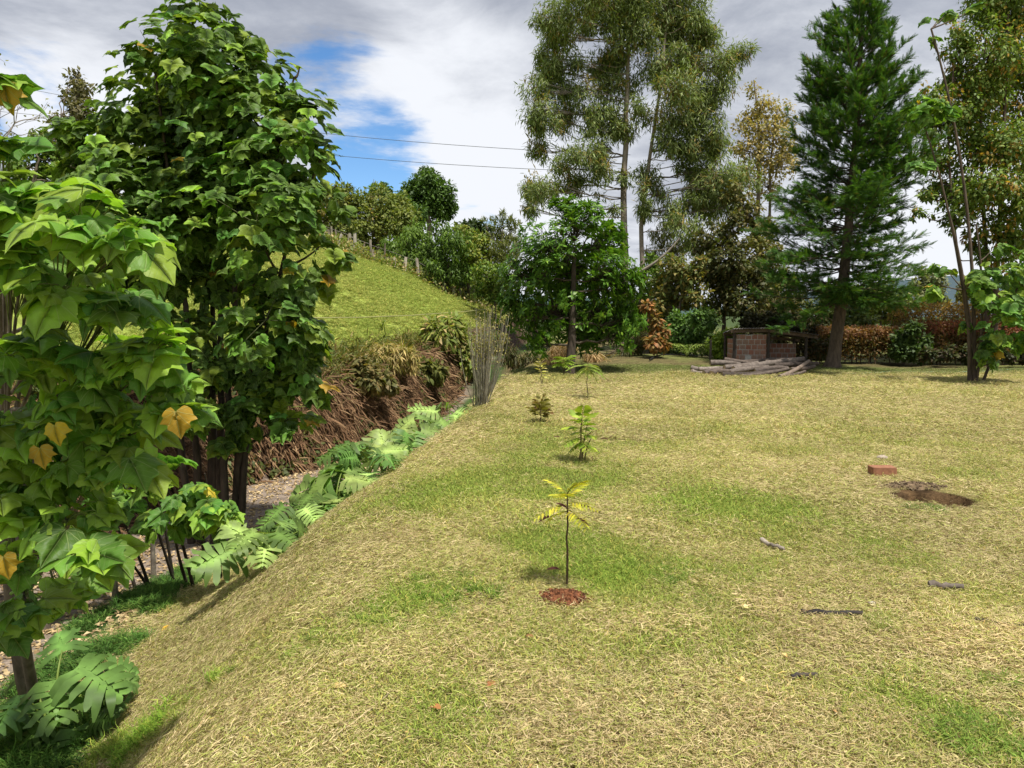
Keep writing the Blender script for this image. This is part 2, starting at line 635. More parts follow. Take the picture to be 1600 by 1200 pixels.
def axis_coords(lo, hi, step, far, fine=None):
    c = list(np.arange(lo, hi + 1e-6, step))
    s, v = step, hi
    while v < far:
        s *= 1.22
        v += s
        c.append(v)
    s, v = step, lo
    while v > -far:
        s *= 1.22
        v -= s
        c.insert(0, v)
    if fine:
        a, b, st = fine
        c = [q for q in c if q < a or q > b] + list(np.arange(a, b, st))
        c.sort()
    return np.array(c)


GX = axis_coords(-12, 14, .11, 900, (3.1, 4.3, .035))
GY = axis_coords(-1, 32, .13, 1500, (HOLE[1] - .5, HOLE[1] + .6, .035))


def build_ground():
    X, Y = np.meshgrid(GX, GY)
    Z = terr(X, Y)
    nx, ny = len(GX), len(GY)
    cr, ft, ln = np.interp(Y, YS, CREST), np.interp(Y, YS, FOOT), np.interp(Y, YL, LANE)
    wob = .35 * (fbm(X * 1.5, Y * 1.5, 9) - .5)
    tint = lawn_col(X, Y) * .58
    br_ = sm((fbm(X * 1.7, Y * 1.7, 79) - .40) / -.10)[..., None]
    tint = tint * (1 - .7 * br_) + np.array([.19, .135, .07]) * .7 * br_
    # ground under the trees at the back turns darker and greener
    bk = sm((Y - 19.2) / 1.6)[..., None] * sm((X - .2) / 1)[..., None]
    tint = tint * (1 - bk) + np.array([.16, .17, .055]) * bk
    duff = (sm((fbm(X * .7, Y * .7, 55) - .42) / .2) * sm((Y - 20) / 2))[..., None]
    tint = tint * (1 - .6 * duff) + np.array([.13, .085, .05]) * .6 * duff
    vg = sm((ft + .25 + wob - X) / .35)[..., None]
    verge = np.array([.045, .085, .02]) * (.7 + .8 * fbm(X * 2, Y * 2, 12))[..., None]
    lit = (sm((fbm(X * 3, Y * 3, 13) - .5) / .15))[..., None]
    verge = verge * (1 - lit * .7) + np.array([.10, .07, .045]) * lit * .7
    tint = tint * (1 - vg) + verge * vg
    lane = sm((ft - .55 + wob - X) / .5)[..., None]
    lanec = np.array([.30, .24, .19]) * (.65 + .7 * fbm(X * 5, Y * 5, 14))[..., None]
    tint = tint * (1 - lane) + lanec * lane
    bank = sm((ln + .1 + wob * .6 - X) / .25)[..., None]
    bankc = np.array([.075, .045, .03]) * (.6 + .8 * fbm(X * 4, Y * 4, 15))[..., None]  # earth brown deepened, shade over the bank put into the tint
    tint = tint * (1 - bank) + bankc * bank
    md = sm((ln - 1.0 + wob - X) / .9)[..., None]
    mg = fbm(X * .5, Y * .35, 16)[..., None]
    mcol = np.array([.26, .345, .06]) * (1 - mg) + np.array([.345, .385, .09]) * mg
    tint = tint * (1 - md) + mcol * md
    # bare earth along the fence on the meadow
    fa, fb = np.array(FENCE[0]), np.array(FENCE[-1])
    dv = (fb - fa)[:2] / np.linalg.norm((fb - fa)[:2])
    nn = np.array([dv[1], -dv[0]])
    q = (X - fa[0]) * nn[0] + (Y - fa[1]) * nn[1]
    path = np.exp(-((np.abs(q) - 1.9) / 1.0) ** 2) * sm((fbm(X * .5, Y * .5, 18) - .30) / .2) * (X < 2) * (Y > 24)
    path = path[..., None]
    tint = tint * (1 - .8 * path) + np.array([.25, .20, .13]) * .8 * path
    beyond = (Y > 24) & (X < 1) & (((X - fa[0]) * nn[0] + (Y - fa[1]) * nn[1]) * (1 if nn[1] > 0 else -1) > .6)
    tint[beyond] = tint[beyond] * .3 + np.array([.07, .075, .03]) * .7
    # hole: bare brown earth, its tint darkened for the shade of the hollow
    h = np.sqrt(((X - HOLE[0]) / .34) ** 2 + ((Y - HOLE[1]) / .25) ** 2)
    hh = sm((1.35 - h + .5 * (vn(X * 9, Y * 9, 4) - .5)) / .25)[..., None]
    tint = tint * (1 - hh) + np.array([.11, .068, .033]) * (.45 + 1.0 * vn(X * 16, Y * 16, 44))[..., None] * hh
    far = sm((Y - 60) / 40)[..., None]
    tint = tint * (1 - far) + np.array([.06, .09, .03]) * far
    V = np.stack([X, Y, Z], -1).reshape(-1, 3)
    tint = tint.reshape(-1, 3)
    i = np.arange(ny - 1)[:, None] * nx + np.arange(nx - 1)[None, :]
    F = np.stack([i, i + 1, i + nx + 1, i + nx], -1).reshape(-1, 4)
    xc, yc = (X[:-1, :-1] + X[1:, 1:]) / 2, (Y[:-1, :-1] + Y[1:, 1:]) / 2
    crc, ftc, lnc = np.interp(yc, YS, CREST), np.interp(yc, YS, FOOT), np.interp(yc, YL, LANE)
    zone = np.zeros(xc.shape, int)
    zone[xc < ftc - .5] = 1
    zone[xc < lnc] = 2
    zone[xc < lnc - 1.1] = 3
    zone[(yc > 31) & (zone < 3)] = 0
    zone = zone.reshape(-1)
    for k, nm in enumerate(('lawn', 'dirt_lane', 'earth_bank', 'meadow')):
        f = F[zone == k]
        u, inv = np.unique(f, return_inverse=True)
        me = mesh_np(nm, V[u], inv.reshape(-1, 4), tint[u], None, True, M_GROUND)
        o = link(nm, me)
        o['kind'] = 'structure'


FENCE_PX = [(500, 372), (540, 388), (575, 405), (620, 420), (665, 440), (700, 458), (735, 472), (775, 484)]
FENCE = [G(a, b) for a, b in FENCE_PX]
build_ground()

# ------------------------------------------------------------------ leaf templates
def T(V, F, U=None):
    V = np.asarray(V, float)
    F = np.asarray(F, int)
    if F.shape[1] == 4:
        F = np.concatenate([F[:, [0, 1, 2]], F[:, [0, 2, 3]]])
    return V, F, (V[:, :2].copy() if U is None else U)


def lobed_leaf(seed, hires=True, droop=.35, fold=.35, wave=.05):
    r = np.random.default_rng(seed)
    half = np.array([(0, 0), (.12, -.11), (.27, -.15), (.41, -.08), (.50, .05), (.49, .17), (.61, .34), (.46, .385), (.385, .46), (.37, .61), (.235, .69), (.115, .84), (0, .99)])
    sub = 2 if hires else 1
    n = (len(half) - 1) * sub + 1
    rows = []
    for sgn in (-1, 1):
        o = half.copy()
        o[1:-1] += r.normal(size=(len(half) - 2, 2)) * .022
        t = np.linspace(0, len(half) - 1, n)
        if hires:
            ext = np.vstack([2 * o[0] - o[1], o, 2 * o[-1] - o[-2]])
            q = []
            for v in t:
                i = min(int(v), len(half) - 2)
                f = v - i
                p0, p1, p2, p3 = ext[i], ext[i + 1], ext[i + 2], ext[i + 3]
                q.append(.5 * (2 * p1 + (p2 - p0) * f + (2 * p0 - 5 * p1 + 4 * p2 - p3) * f * f + (3 * p1 - p0 - 3 * p2 + p3) * f ** 3))
            o = np.array(q)
        o[:, 0] *= sgn * (1 + r.normal() * .06)
        rows.append(o)
    mid = np.stack([np.zeros(n), np.linspace(0, 1, n) ** 1.1], 1)
    ph = r.random(4) * 6.28
    V, F = [], []

    def put(pts, row):
        b = len(V)
        for i, p in enumerate(pts):
            x, y = p
            ax_ = abs(x)
            z = fold * .55 * ax_ * (1 - 1.9 * ax_) - droop * .55 * max(y, 0) ** 2 - droop * .9 * x * x
            z += wave * row * (math.sin(9 * y + ph[0] + (2.1 if x > 0 else 0)) + .6 * math.sin(15 * y + ph[1])) * ax_ * 2
            z += .05 * math.sin(5 * x + ph[2]) * math.sin(4 * y + ph[3])
            V.append((x, y, z))
        return b
    m0 = put(mid, 0)
    for o in rows:
        ob = put(o, 1)
        if hires:
            i1 = put(.36 * o + .64 * mid, .3)
            i2 = put(.70 * o + .30 * mid, .6)
            chain = (m0, i1, i2, ob)
        else:
            chain = (m0, ob)
        for a, b in zip(chain[:-1], chain[1:]):
            for i in range(n - 1):
                F.append((a + i, b + i, b + i + 1, a + i + 1))
    return T(np.array(V), np.array(F))


def simple_leaf(w=.35, droop=.25, seg=3, fold=.15):
    ys = np.linspace(0, 1, seg + 1)
    V, F = [(0, 0, 0)], []
    for y in ys[1:-1]:
        ww = w * math.sin(math.pi * (y ** .8)) * .5
        V += [(-ww, y, fold * ww - droop * y * y), (ww, y, fold * ww - droop * y * y)]
    V.append((0, 1, -droop))
    n = len(ys) - 2
    F = [(0, 2, 1)]
    for k in range(n - 1):
        a = 1 + 2 * k
        F += [(a, a + 1, a + 3), (a, a + 3, a + 2)]
    F.append((2 * n - 1, 2 * n, 2 * n + 1))
    return T(V, F)


def quad_leaf(w=.5, fold=.2):
    return T([(0, 0, 0), (-w / 2, .45, fold * w), (w / 2, .45, fold * w), (0, 1, -.1)], [(0, 2, 1), (1, 2, 3)])


def monstera_leaf(seed, nf=7):
    """broad leaf cut into fingers on both sides of the midrib"""
    r = np.random.default_rng(seed)
    V, F = [], []
    ys = np.linspace(0, 1.0, nf + 1)
    # midrib strip
    for y in ys:
        z = -.28 * y * y
        V += [(-.07 * (1 - y * .6), y * .9, z), (.07 * (1 - y * .6), y * .9, z)]
    for k in range(nf):
        a = 2 * k
        F.append((a, a + 1, a + 3, a + 2))
    for sgn in (-1, 1):
        for k in range(nf):
            t = (k + .5) / nf
            L = (.50 * math.sin(math.pi * (.24 + .66 * t) ** .9) + .06) * (1 + .08 * r.normal())
            y0 = ys[k] * .9
            y1 = ys[k + 1] * .9 - .008
            ang = R(112 - 80 * t) + r.normal() * .06     # from +y towards the side
            d = np.array([math.sin(ang) * sgn, math.cos(ang)])
            base0 = np.array([.06 * (1 - t * .6) * sgn, y0])
            base1 = np.array([.06 * (1 - t * .6) * sgn, y1])
            w = (y1 - y0)
            b = len(V)
            for s_, ww in ((0, 1.0), (.45, 1.36), (.8, 1.1), (1.0, .3)):
                c = (base0 + base1) / 2 + d * L * s_
                p = np.array([-d[1] * sgn, d[0] * sgn]) * w * .5 * ww
                z0 = -.28 * max((y0 + y1) / 2, 0) ** 2
                zz_ = z0 + .12 * s_ - (.30 + .12 * r.normal()) * s_ * s_ * (L / .5)
                for q in (c - p, c + p):
                    V.append((q[0], q[1], zz_))
            for s_ in range(3):
                a = b + 2 * s_
                F.append((a, a + 1, a + 3, a + 2) if sgn > 0 else (a + 1, a, a + 2, a + 3))
    return T(V, F)


L_LANCE = simple_leaf(.30, .30, 4)
L_OVAL = simple_leaf(.5, .2, 3)
L_EUC = simple_leaf(.17, .12, 3)
L_QUAD = quad_leaf(.55)
L_BIG_LO = [lobed_leaf(100 + k, False, .3 + .1 * k, .35) for k in range(4)]
L_BIG_HI = [lobed_leaf(k, True, .15 + .12 * k, .30 + .06 * k, .03 + .008 * k) for k in range(6)]
L_MONS = [monstera_leaf(k, 7 + k % 3) for k in range(4)]


def spray():
    """feathery conifer spray about 1 long"""
    V, F = [], []
    for k in range(9):
        t = .08 + .9 * k / 9
        for sgn in (-1, 1):
            L = .34 * (1 - t) + .10
            b = len(V)
            p = np.array([0, t, -.10 * t * t])
            q = p + np.array([sgn * L * .62, L * .8, .02 * sgn + .05])
            w = .042
            V += [p - np.array([0, w, 0]), p + np.array([0, w, 0]), q]
            F.append((b, b + 1, b + 2))
    b = len(V)
    V += [(-.02, 0, 0), (.02, 0, 0), (0, 1.06, -.12)]
    F.append((b, b + 1, b + 2))
    return T(V, F)


L_SPRAY = spray()


# ------------------------------------------------------------------ plant builders
def fill(blobs, n, sub=.3, bias=.45, per=None):
    """sub-clump centres spread through a list of (centre, radius) blobs; returns leaf seats, outward directions, clump centres"""
    r = np.array([b[1] for b in blobs])
    c = np.array([b[0] for b in blobs])
    w = r ** 2 / (r ** 2).sum()
    per = per or 26
    nc = max(len(blobs), int(n / per))
    k = rng.choice(len(blobs), nc, p=w)
    u = rdir(nc)
    rad = rng.random(nc) ** bias
    cc = c[k] + u * (r[k] * rad)[:, None] * np.array([1, 1, .9])
    ci = rng.integers(0, nc, n)
    v = rdir(n)
    pos = cc[ci] + v * (sub * r[k][ci] * rng.random(n) ** .5)[:, None]
    outd = nrm(u[ci] * .7 + v * .8)
    return pos, outd, cc, k, ci


def limbs(mb, trunk, tr, blobs, cc, k, tint, twig=.008, thick=.35, every=1):
    trunk = np.asarray(trunk)
    tl = np.linspace(0, len(trunk) - 1, 40)
    tp = np.stack([np.interp(tl, np.arange(len(trunk)), trunk[:, i]) for i in range(3)], 1)
    for bi, (c, r) in enumerate(blobs):
        d = np.linalg.norm((tp - c) * np.array([1, 1, 1.0]), axis=1) + np.where(tp[:, 2] > c[2] - .15 * r, 4, 0)
        j = int(np.argmin(d))
        a = tp[j]
        L = np.linalg.norm(c - a)
        m = (a + c) / 2 + np.array([0, 0, -.08 * L]) + rng.normal(size=3) * .06 * L
        rr = max(tr * thick * (1 - .6 * j / 40), twig * 1.6)
        pts = bez(a, m, c, 7)
        pts[1:-1] += rng.normal(size=(5, 3)) * .02 * L
        mb.tube(pts, np.linspace(rr, twig, 7), 5, tint, False)
        idx = np.where(k == bi)[0][::every]
        for q in idx:
            e = cc[q]
            s_ = pts[rng.integers(3, 7)]
            mb.tube(bez(s_, (s_ + e) / 2 + rng.normal(size=3) * .1 * r + np.array([0, 0, -.05 * r]), e, 4), np.linspace(twig, twig * .4, 4), 3, tint, False)


def leaf_axes(outd, droop, spread, n):
    ax = nrm(outd * (1 - spread) + rdir(n) * spread + np.array([0, 0, -droop]))
    up = nrm(np.array([0, 0, 1.0]) * .8 + outd * .5 + rdir(n) * .5)
    return ax, up


def tree(name, label, cat, base, trunks, blobs, n, size, cols, w=None, T_=None, mat=None, bark=None, btint=(.11, .085, .065),
         droop=.3, spread=.5, group=None, sub=.3, bias=.45, per=26, twig=.01, thick=.35, every=2, stuffcrown=True, topcol=None, limb=True):
    t = thing(name, label, cat, base, group)
    mbt = MB()
    for pts, r0, r1 in trunks:
        pts = np.asarray(pts, float)
        k = len(pts)
        tt = np.linspace(0, k - 1, 14)
        pp = np.stack([np.interp(tt, np.arange(k), pts[:, i]) for i in range(3)], 1)
        pp[1:-1] += rng.normal(size=(12, 3)) * r0 * .12
        rad = np.linspace(r0, r1, 14)
        rad[0] *= 1.35
        mbt.tube(pp, rad, 8, btint, True, .12)
    pos, outd, cc, kk, ci = fill(blobs, n, sub, bias, per)
    if limb:
        mbl = MB()
        allp = [np.asarray(q[0], float) for q in trunks]
        if len(allp) == 1:
            limbs(mbl, allp[0], trunks[0][1], blobs, cc, kk, btint, twig, thick, every)
        else:
            own = [int(np.argmin([np.linalg.norm(p[:, :2] - b[0][:2], axis=1).min() for p in allp])) for b in blobs]
            for ti, p in enumerate(allp):
                ids = [i for i in range(len(blobs)) if own[i] == ti]
                if ids:
                    remap = np.full(len(blobs), -1)
                    remap[ids] = np.arange(len(ids))
                    limbs(mbl, p, trunks[ti][1], [blobs[i] for i in ids], cc, remap[kk], btint, twig, thick, every)
    mbt.build('trunk', bark or M_BARK, t, True)
    if limb:
        mbl.build('branches', bark or M_BARK, t, True, 'stuff')
    ax, up = leaf_axes(outd, droop, spread, n)
    col = tints(n, cols, w)
    if topcol is not None:
        # whole shoots of new growth in another colour
        frac, tc_ = topcol
        sel = (rng.random(len(cc)) < frac)[ci]
        col[sel] = tints(int(sel.sum()), tc_)
    mb = MB()
    mb.scatter(T_ or L_QUAD, pos, ax, up, size * (.65 + .7 * rng.random(n)), col)
    mb.build('crown', mat or M_LEAF, t)
    return t


def pb(lst, d):
    """pixel blobs (px, py, rpx[, depth offset]) -> world blobs"""
    o = []
    for q in lst:
        dd = d + (q[3] if len(q) > 3 else rng.normal() * q[2] / FPX * d * .8)
        o.append((P(q[0], q[1], dd), q[2] / FPX * d))
    return o


BIGCOLS = {'dark': (.062, .15, .030), 'mid': (.10, .215, .038), 'young': (.19, .32, .050), 'yellow': (.36, .27, .035)}
_big_me = {}


def bigmesh(shape, cls, hires):
    key = (shape, cls, hires)
    if key not in _big_me:
        TT = (L_BIG_HI[shape] if hires else L_BIG_LO[shape % 4])
        _big_me[key] = mesh_np('leaf', TT[0], TT[1], np.broadcast_to(BIGCOLS[cls], (len(TT[0]), 3)), TT[2], True, M_BIGLEAF)
    return _big_me[key]


def put_leaf(parent, me, pos, Rm, s, name='leaf'):
    from mathutils import Matrix
    o = bpy.data.objects.new(name, me)
    COL.objects.link(o)
    o.parent = parent
    off = np.asarray(parent.location)
    M = Matrix.Identity(4)
    for i in range(3):
        for j in range(3):
            M[i][j] = float(Rm[i, j] * s)
        M[i][3] = float(pos[i] - off[i])
    o.matrix_basis = M
    return o


def bigleaves(parent, pos, ax, up, size, cls, hires, maxparts=300, cell=14):
    """the leaves that show become parts, the hidden ones one joined part"""
    n = len(pos)
    v = pos - np.array([0, 0, CAM_H])
    cp, sp = math.cos(PITCH), math.sin(PITCH)
    dep = v[:, 1] * cp - v[:, 2] * sp
    px = 800 + FPX * v[:, 0] / dep
    py = 600 - FPX * (v[:, 1] * sp + v[:, 2] * cp) / dep
    order = np.argsort(dep)
    seen, ids = {}, []
    for cap in (1, 2, 3, 4):
        for i in order:
            if len(ids) >= maxparts:
                break
            if not (-40 < px[i] < 1640 and -40 < py[i] < 1240):
                continue
            c = (int(px[i] // cell), int(py[i] // cell))
            q = seen.setdefault(c, [])
            if len(q) < cap and i not in q:
                q.append(i)
                ids.append(i)
    ids = set(ids)
    Rm = frames(ax, up)
    names = list(BIGCOLS)
    shapes = rng.integers(0, 6, n)
    for i in ids:
        o = put_leaf(parent, bigmesh(int(shapes[i]), cls[i], hires), pos[i], Rm[i], float(size[i]))
        if cls[i] == 'yellow':
            o['label'] = 'yellowed dying leaf'
    rest = np.array([i for i in range(n) if i not in ids], int)
    if len(rest):
        mb = MB()
        sh = shapes[rest] % 4
        for k in range(4):
            q = rest[sh == k]
            col = np.array([BIGCOLS[cls[i]] for i in q]).reshape(-1, 3) * (.85 + .3 * rng.random((len(q), 1)))
            mb.scatter(L_BIG_LO[k], pos[q], ax[q], up[q], size[q], col)
        mb.build('leaves', M_BIGLEAF, parent, True, 'stuff')


def bigleaf_seats(blobs, n, per=9, sub=.45, bias=.35, upbias=.5):
    pos, outd, cc, k, ci = fill(blobs, n, sub, bias, per)
    hor = outd * np.array([1, 1, .35])
    ax = nrm(hor + rdir(n) * .35 + np.array([0, 0, -.55]))
    up = nrm(outd * .55 + np.array([0, -.25, upbias]) + rdir(n) * .3)
    return pos, outd, ax, up, cc, k


def pick_cls(n, w):
    return rng.choice(list(BIGCOLS), n, p=np.array(w) / np.sum(w))


# ------------------------------------------------------------------ trees near the lane
def big_tree():
    d = 10.2
    base = D(318, d)
    t = thing('broadleaf_tree', 'tall multi-stemmed tree with big lobed dark green leaves beside the sunken lane', 'tree', base)
    B = [(300, 30, 50), (350, 45, 45), (240, 85, 50), (320, 100, 75), (400, 105, 45), (468, 105, 28), (222, 160, 60), (300, 175, 85), (395, 185, 75), (462, 175, 42),
         (170, 225, 55), (250, 250, 85), (350, 265, 95), (440, 255, 75), (500, 250, 38), (125, 215, 32), (180, 300, 65), (300, 340, 80), (400, 350, 75), (480, 320, 50),
         (525, 290, 26), (500, 385, 34), (440, 420, 55), (350, 430, 50), (270, 420, 60), (470, 450, 38), (415, 500, 55), (475, 525, 36), (385, 560, 45), (440, 590, 45),
         (485, 590, 28), (400, 640, 45), (450, 655, 30), (350, 690, 26), (210, 420, 60), (330, 130, 60), (160, 380, 60), (290, 230, 70), (270, 500, 45), (330, 560, 42), (362, 620, 40), (300, 580, 40), (430, 540, 46), (462, 560, 36), (385, 690, 26), (300, 640, 36), (500, 430, 34), (515, 340, 30), (110, 260, 30), (130, 300, 40)]
    blobs = pb(B, d)
    mb = MB()
    stems = []
    for (tx, ty, dd, bx) in ((300, 20, 0, 0), (345, 40, .3, .12), (240, 90, -.3, -.12), (400, 110, .2, .22), (460, 120, -.2, .3), (190, 190, .1, -.25), (500, 250, -.3, .35), (320, 180, .6, .05), (430, 420, -.5, .3)):
        a = base + np.array([bx, rng.normal() * .12, 0])
        e = P(tx, ty, d + dd)
        m = (a + e) / 2 + np.array([(a - e)[0] * .25, 0, .5])
        pts = bez(a, m, e, 14)
        pts[1:-1] += rng.normal(size=(12, 3)) * .02
        stems.append(pts)
        mb.tube(pts, np.linspace(.055, .012, 14), 6, (.075, .055, .04), True, .1)
    pos, outd, ax, up, cc, k = bigleaf_seats(blobs, 4600, per=8, sub=.5)
    ml = MB()
    for bi, (c, r) in enumerate(blobs):
        s_ = min(stems, key=lambda q: np.linalg.norm(q[4:] - c, axis=1).min())
        dq = np.linalg.norm(s_ - c, axis=1) + np.where(s_[:, 2] > c[2], 3, 0)
        a = s_[int(np.argmin(dq))]
        ml.tube(bez(a, (a + c) / 2 + np.array([0, 0, -.1]), c, 6), np.linspace(.022, .008, 6), 4, (.075, .06, .04), False)
        for q in np.where(k == bi)[0][::2]:
            ml.tube(bez(c, (c + cc[q]) / 2, cc[q], 3), [.007, .005, .003], 3, (.09, .10, .04), False)
    mb.build('trunk', M_BARK, t, True)
    ml.build('branches', M_BARK, t, True, 'stuff')
    cls = pick_cls(len(pos), (.36, .48, .15, .010))
    # new leaves on the top shoots are lighter
    top = pos[:, 2] > np.quantile(pos[:, 2], .72)
    sw = top & (rng.random(len(pos)) < .4) & (cls == 'dark')
    cls[sw] = 'young'
    size = .225 * (.6 + .65 * rng.random(len(pos)))
    bigleaves(t, pos, ax, up, size, cls, False, 300, 22)


def near_shrub():
    base = D(18, 5.3)
    t = thing('broadleaf_shrub', 'sunlit shrub with large pale green lobed leaves and yellow dying ones close to the camera', 'shrub', base)
    Cl = [(50, 305, 52, 3.0), (130, 350, 70, 2.9), (200, 375, 48, 2.9), (35, 400, 70, 3.1), (110, 450, 75, 3.0), (180, 470, 54, 3.1), (50, 545, 80, 3.2), (150, 560, 75, 3.2),
          (225, 570, 50, 3.2), (265, 600, 32, 3.2), (110, 640, 80, 3.3), (185, 650, 60, 3.3), (35, 680, 65, 3.2), (140, 720, 75, 3.4), (205, 730, 42, 3.4), (25, 790, 50, 3.2),
          (105, 815, 60, 3.2), (140, 865, 40, 3.2), (5, 225, 22, 3.0), (-8, 130, 14, 3.0), (20, 880, 40, 3.4), (175, 600, 60, 3.6), (80, 380, 60, 3.5), (-60, 380, 80, 3.2), (-60, 600, 80, 3.2), (-50, 750, 70, 3.2), (40, 940, 45, 3.9), (0, 980, 40, 3.9), (90, 930, 35, 4.0), (245, 545, 36, 3.1), (20, 330, 60, 3.1), (170, 690, 60, 3.5), (70, 760, 60, 3.5), (270, 640, 24, 3.2)]
    pos, outd, ax, up = [], [], [], []
    mb = MB()
    ml = MB()
    bark = (.15, .125, .09)
    trunk = bez(base, base + np.array([.1, -.5, 1.1]), P(10, 420, 4.3), 12)
    trunk2 = bez(base + np.array([.05, 0, 0]), base + np.array([.35, -.7, .9]), P(20, 640, 3.9), 10)
    mb.tube(trunk, np.linspace(.055, .022, 12), 8, bark, True, .1)
    mb.tube(trunk2, np.linspace(.04, .018, 10), 8, bark, True, .1)
    cls, size = [], []
    for (x, y, r, d) in Cl:
        c = P(x, y, d + rng.normal() * .12)
        rr = r / FPX * d
        tr = trunk if y < 560 else trunk2
        a = tr[min(len(tr) - 1, int(len(tr) * .55 + rng.integers(0, 5)))]
        br = bez(a, (a + c) / 2 + np.array([0, 0, -.12]), c, 8)
        ml.tube(br, np.linspace(.013, .005, 8), 5, bark, False)
        n = int(10 + r * .26)
        u = rdir(n)
        u[:, 2] = u[:, 2] * .55 + .1
        u = nrm(u + np.array([0.12, -.30, .1]))
        p = c + u * rr * (.30 + .60 * rng.random((n, 1)))
        for q in range(n):
            ml.tube(bez(br[-1 - (q % 3)], (c + p[q]) / 2 + np.array([0, 0, .02]), p[q], 4), [.003, .0028, .0025, .002], 3, (.20, .24, .06), False)
        pos.append(p)
        outd.append(u)
        ax.append(nrm(u * np.array([1, 1, .2]) + rdir(n) * .6 + np.array([.1, -.05, -.40])))
        up.append(nrm(u * .35 + np.array([0, -.18, .8]) + rdir(n) * .45))
        pr = rng.random(n)
        cl = np.where(pr < .30, 'mid', np.where(pr < .90, 'young', 'dark')).astype('<U8')
        cls.append(cl)
        size.append(.162 * (.35 + .85 * rng.random(n)))
    pos, ax, up, cls, size = map(np.concatenate, (pos, ax, up, cls, size))
    # the yellow leaves one can point to
    for (x, y, d, s_) in ((275, 668, 2.95, .11), (62, 725, 3.0, .09), (85, 690, 3.0, .085), (5, 895, 3.1, .10), (8, 160, 2.9, .10)):
        pos = np.vstack([pos, P(x, y - 25, d)])
        ax = np.vstack([ax, nrm(np.array([.15, -.15, -1]))])
        up = np.vstack([up, nrm(np.array([.1, -1, .35]))])
        cls = np.append(cls, 'yellow')
        size = np.append(size, s_)
    mb.build('trunk', M_BARK, t, True)
    ml.build('branches', M_BARK, t, True, 'stuff')
    bigleaves(t, pos, ax, up, size, cls, True, 300, 26)


def lane_shrub():
    base = D(268, 9.0)
    t = thing('broadleaf_shrub', 'low leafy clump on thin dark stems between the wooden stakes and the lane', 'shrub', base)
    Cl = [(260, 755, 45, 7.4), (310, 770, 50, 7.4), (335, 800, 30, 7.3), (270, 800, 35, 7.5), (225, 765, 30, 7.6), (320, 740, 35, 7.5), (180, 790, 40, 7.8), (240, 720, 40, 7.9), (160, 740, 45, 8.2), (60, 830, 60, 8.3), (120, 900, 40, 7.6), (190, 860, 26, 8.0)]
    blobs = pb([(a, b, r, d - 7.5) for a, b, r, d in Cl], 7.5)
    mb = MB()
    for c, r in blobs:
        a = np.array([c[0] * .8 + base[0] * .2 + rng.normal() * .05, c[1] * .6 + base[1] * .4, 0])
        a[2] = float(terr(a[0], a[1])) - .03
        mb.tube(bez(a, (a * .6 + c * .4) + np.array([rng.normal() * .04, 0, .10]), c, 8), np.linspace(.022, .006, 8), 5, (.05, .04, .03), True)
    pos, outd, ax, up, cc, k = bigleaf_seats(blobs, 300, per=8, sub=.5)
    mb.build('trunk', M_BARK, t, True)
    cls = pick_cls(len(pos), (.25, .50, .24, .012))
    bigleaves(t, pos, ax, up, .20 * (.55 + .6 * rng.random(len(pos))), cls, True, 130, 24)


def hang_shrub(name, label, base, specs, d, n, size, wts, stems, parts=120, hires=False, btint=(.10, .075, .055)):
    t = thing(name, label, 'shrub' if 'shrub' in name else 'tree', base)
    blobs = pb(specs, d)
    mb = MB()
    for pts, r0 in stems:
        mb.tube(pts, np.linspace(r0, r0 * .45, len(pts)), 7, btint, True, .08)
    for c, r in blobs:
        s_ = min(stems, key=lambda q: np.linalg.norm(np.asarray(q[0]) - c, axis=1).min())[0]
        s_ = np.asarray(s_)
        a = s_[int(np.argmin(np.linalg.norm(s_ - c, axis=1) + np.where(s_[:, 2] > c[2], 2, 0)))]
        mb.tube(bez(a, (a + c) / 2 + np.array([0, 0, -.05]), c, 5), np.linspace(.02, .008, 5), 4, btint, False)
    pos, outd, ax, up, cc, k = bigleaf_seats(blobs, n, per=7, sub=.55)
    mb.build('trunk', M_BARK, t, True)
    bigleaves(t, pos, ax, up, size * (.6 + .6 * rng.random(n)), pick_cls(n, wts), hires, parts, 14)


def monstera(px, py, d, n, size, label, dark=False, tilt=.6, loc=None, r=.45, hgt=.5, fan=None):
    b = D(px, d) if loc is None else loc
    t = thing('monstera_plant', label, 'plant', b, 'split-leaved plants along the bank')
    mb = MB()
    for k in range(n):
        a = 2 * math.pi * (k + rng.random() * .7) / n if fan is None else fan[0] + (fan[1] - fan[0]) * (k + .5 * rng.random()) / n
        u = np.array([math.cos(a), math.sin(a), 0])
        h = hgt * (.45 + .7 * rng.random())
        rad = r * (.35 + .75 * rng.random())
        tip = b + u * rad + np.array([0, 0, h])
        mb.tube(bez(b + u * .04, b + u * rad * .35 + np.array([0, 0, h * .8]), tip, 7), np.linspace(.011, .006, 7), 5, (.13, .20, .05), False)
        ax = nrm(u * .8 + np.array([0, -.1, -.30]) + rng.normal(size=3) * .30)
        up = nrm(np.array([0, -.42, 1]) + u * .45 + rng.normal(size=3) * .35)
        s = size * (.65 + .5 * rng.random())
        put_leaf(t, MONS_ME[rng.integers(0, 4)][2 if dark else rng.integers(0, 3)], tip - ax * s * .06, frames(ax[None], up[None])[0], s)
    mb.build('stems', M_GLOSSY, t, True)
    return t


MONS_ME = [[mesh_np('leaf', L_MONS[k][0], L_MONS[k][1], np.array(c) * (1 + .9 * (np.abs(L_MONS[k][0][:, :1]) < .075)), L_MONS[k][2], True, M_MONS)
            for c in ((.095, .165, .055), (.15, .22, .085), (.06, .12, .036))] for k in range(4)]

big_tree()
near_shrub()
lane_shrub()

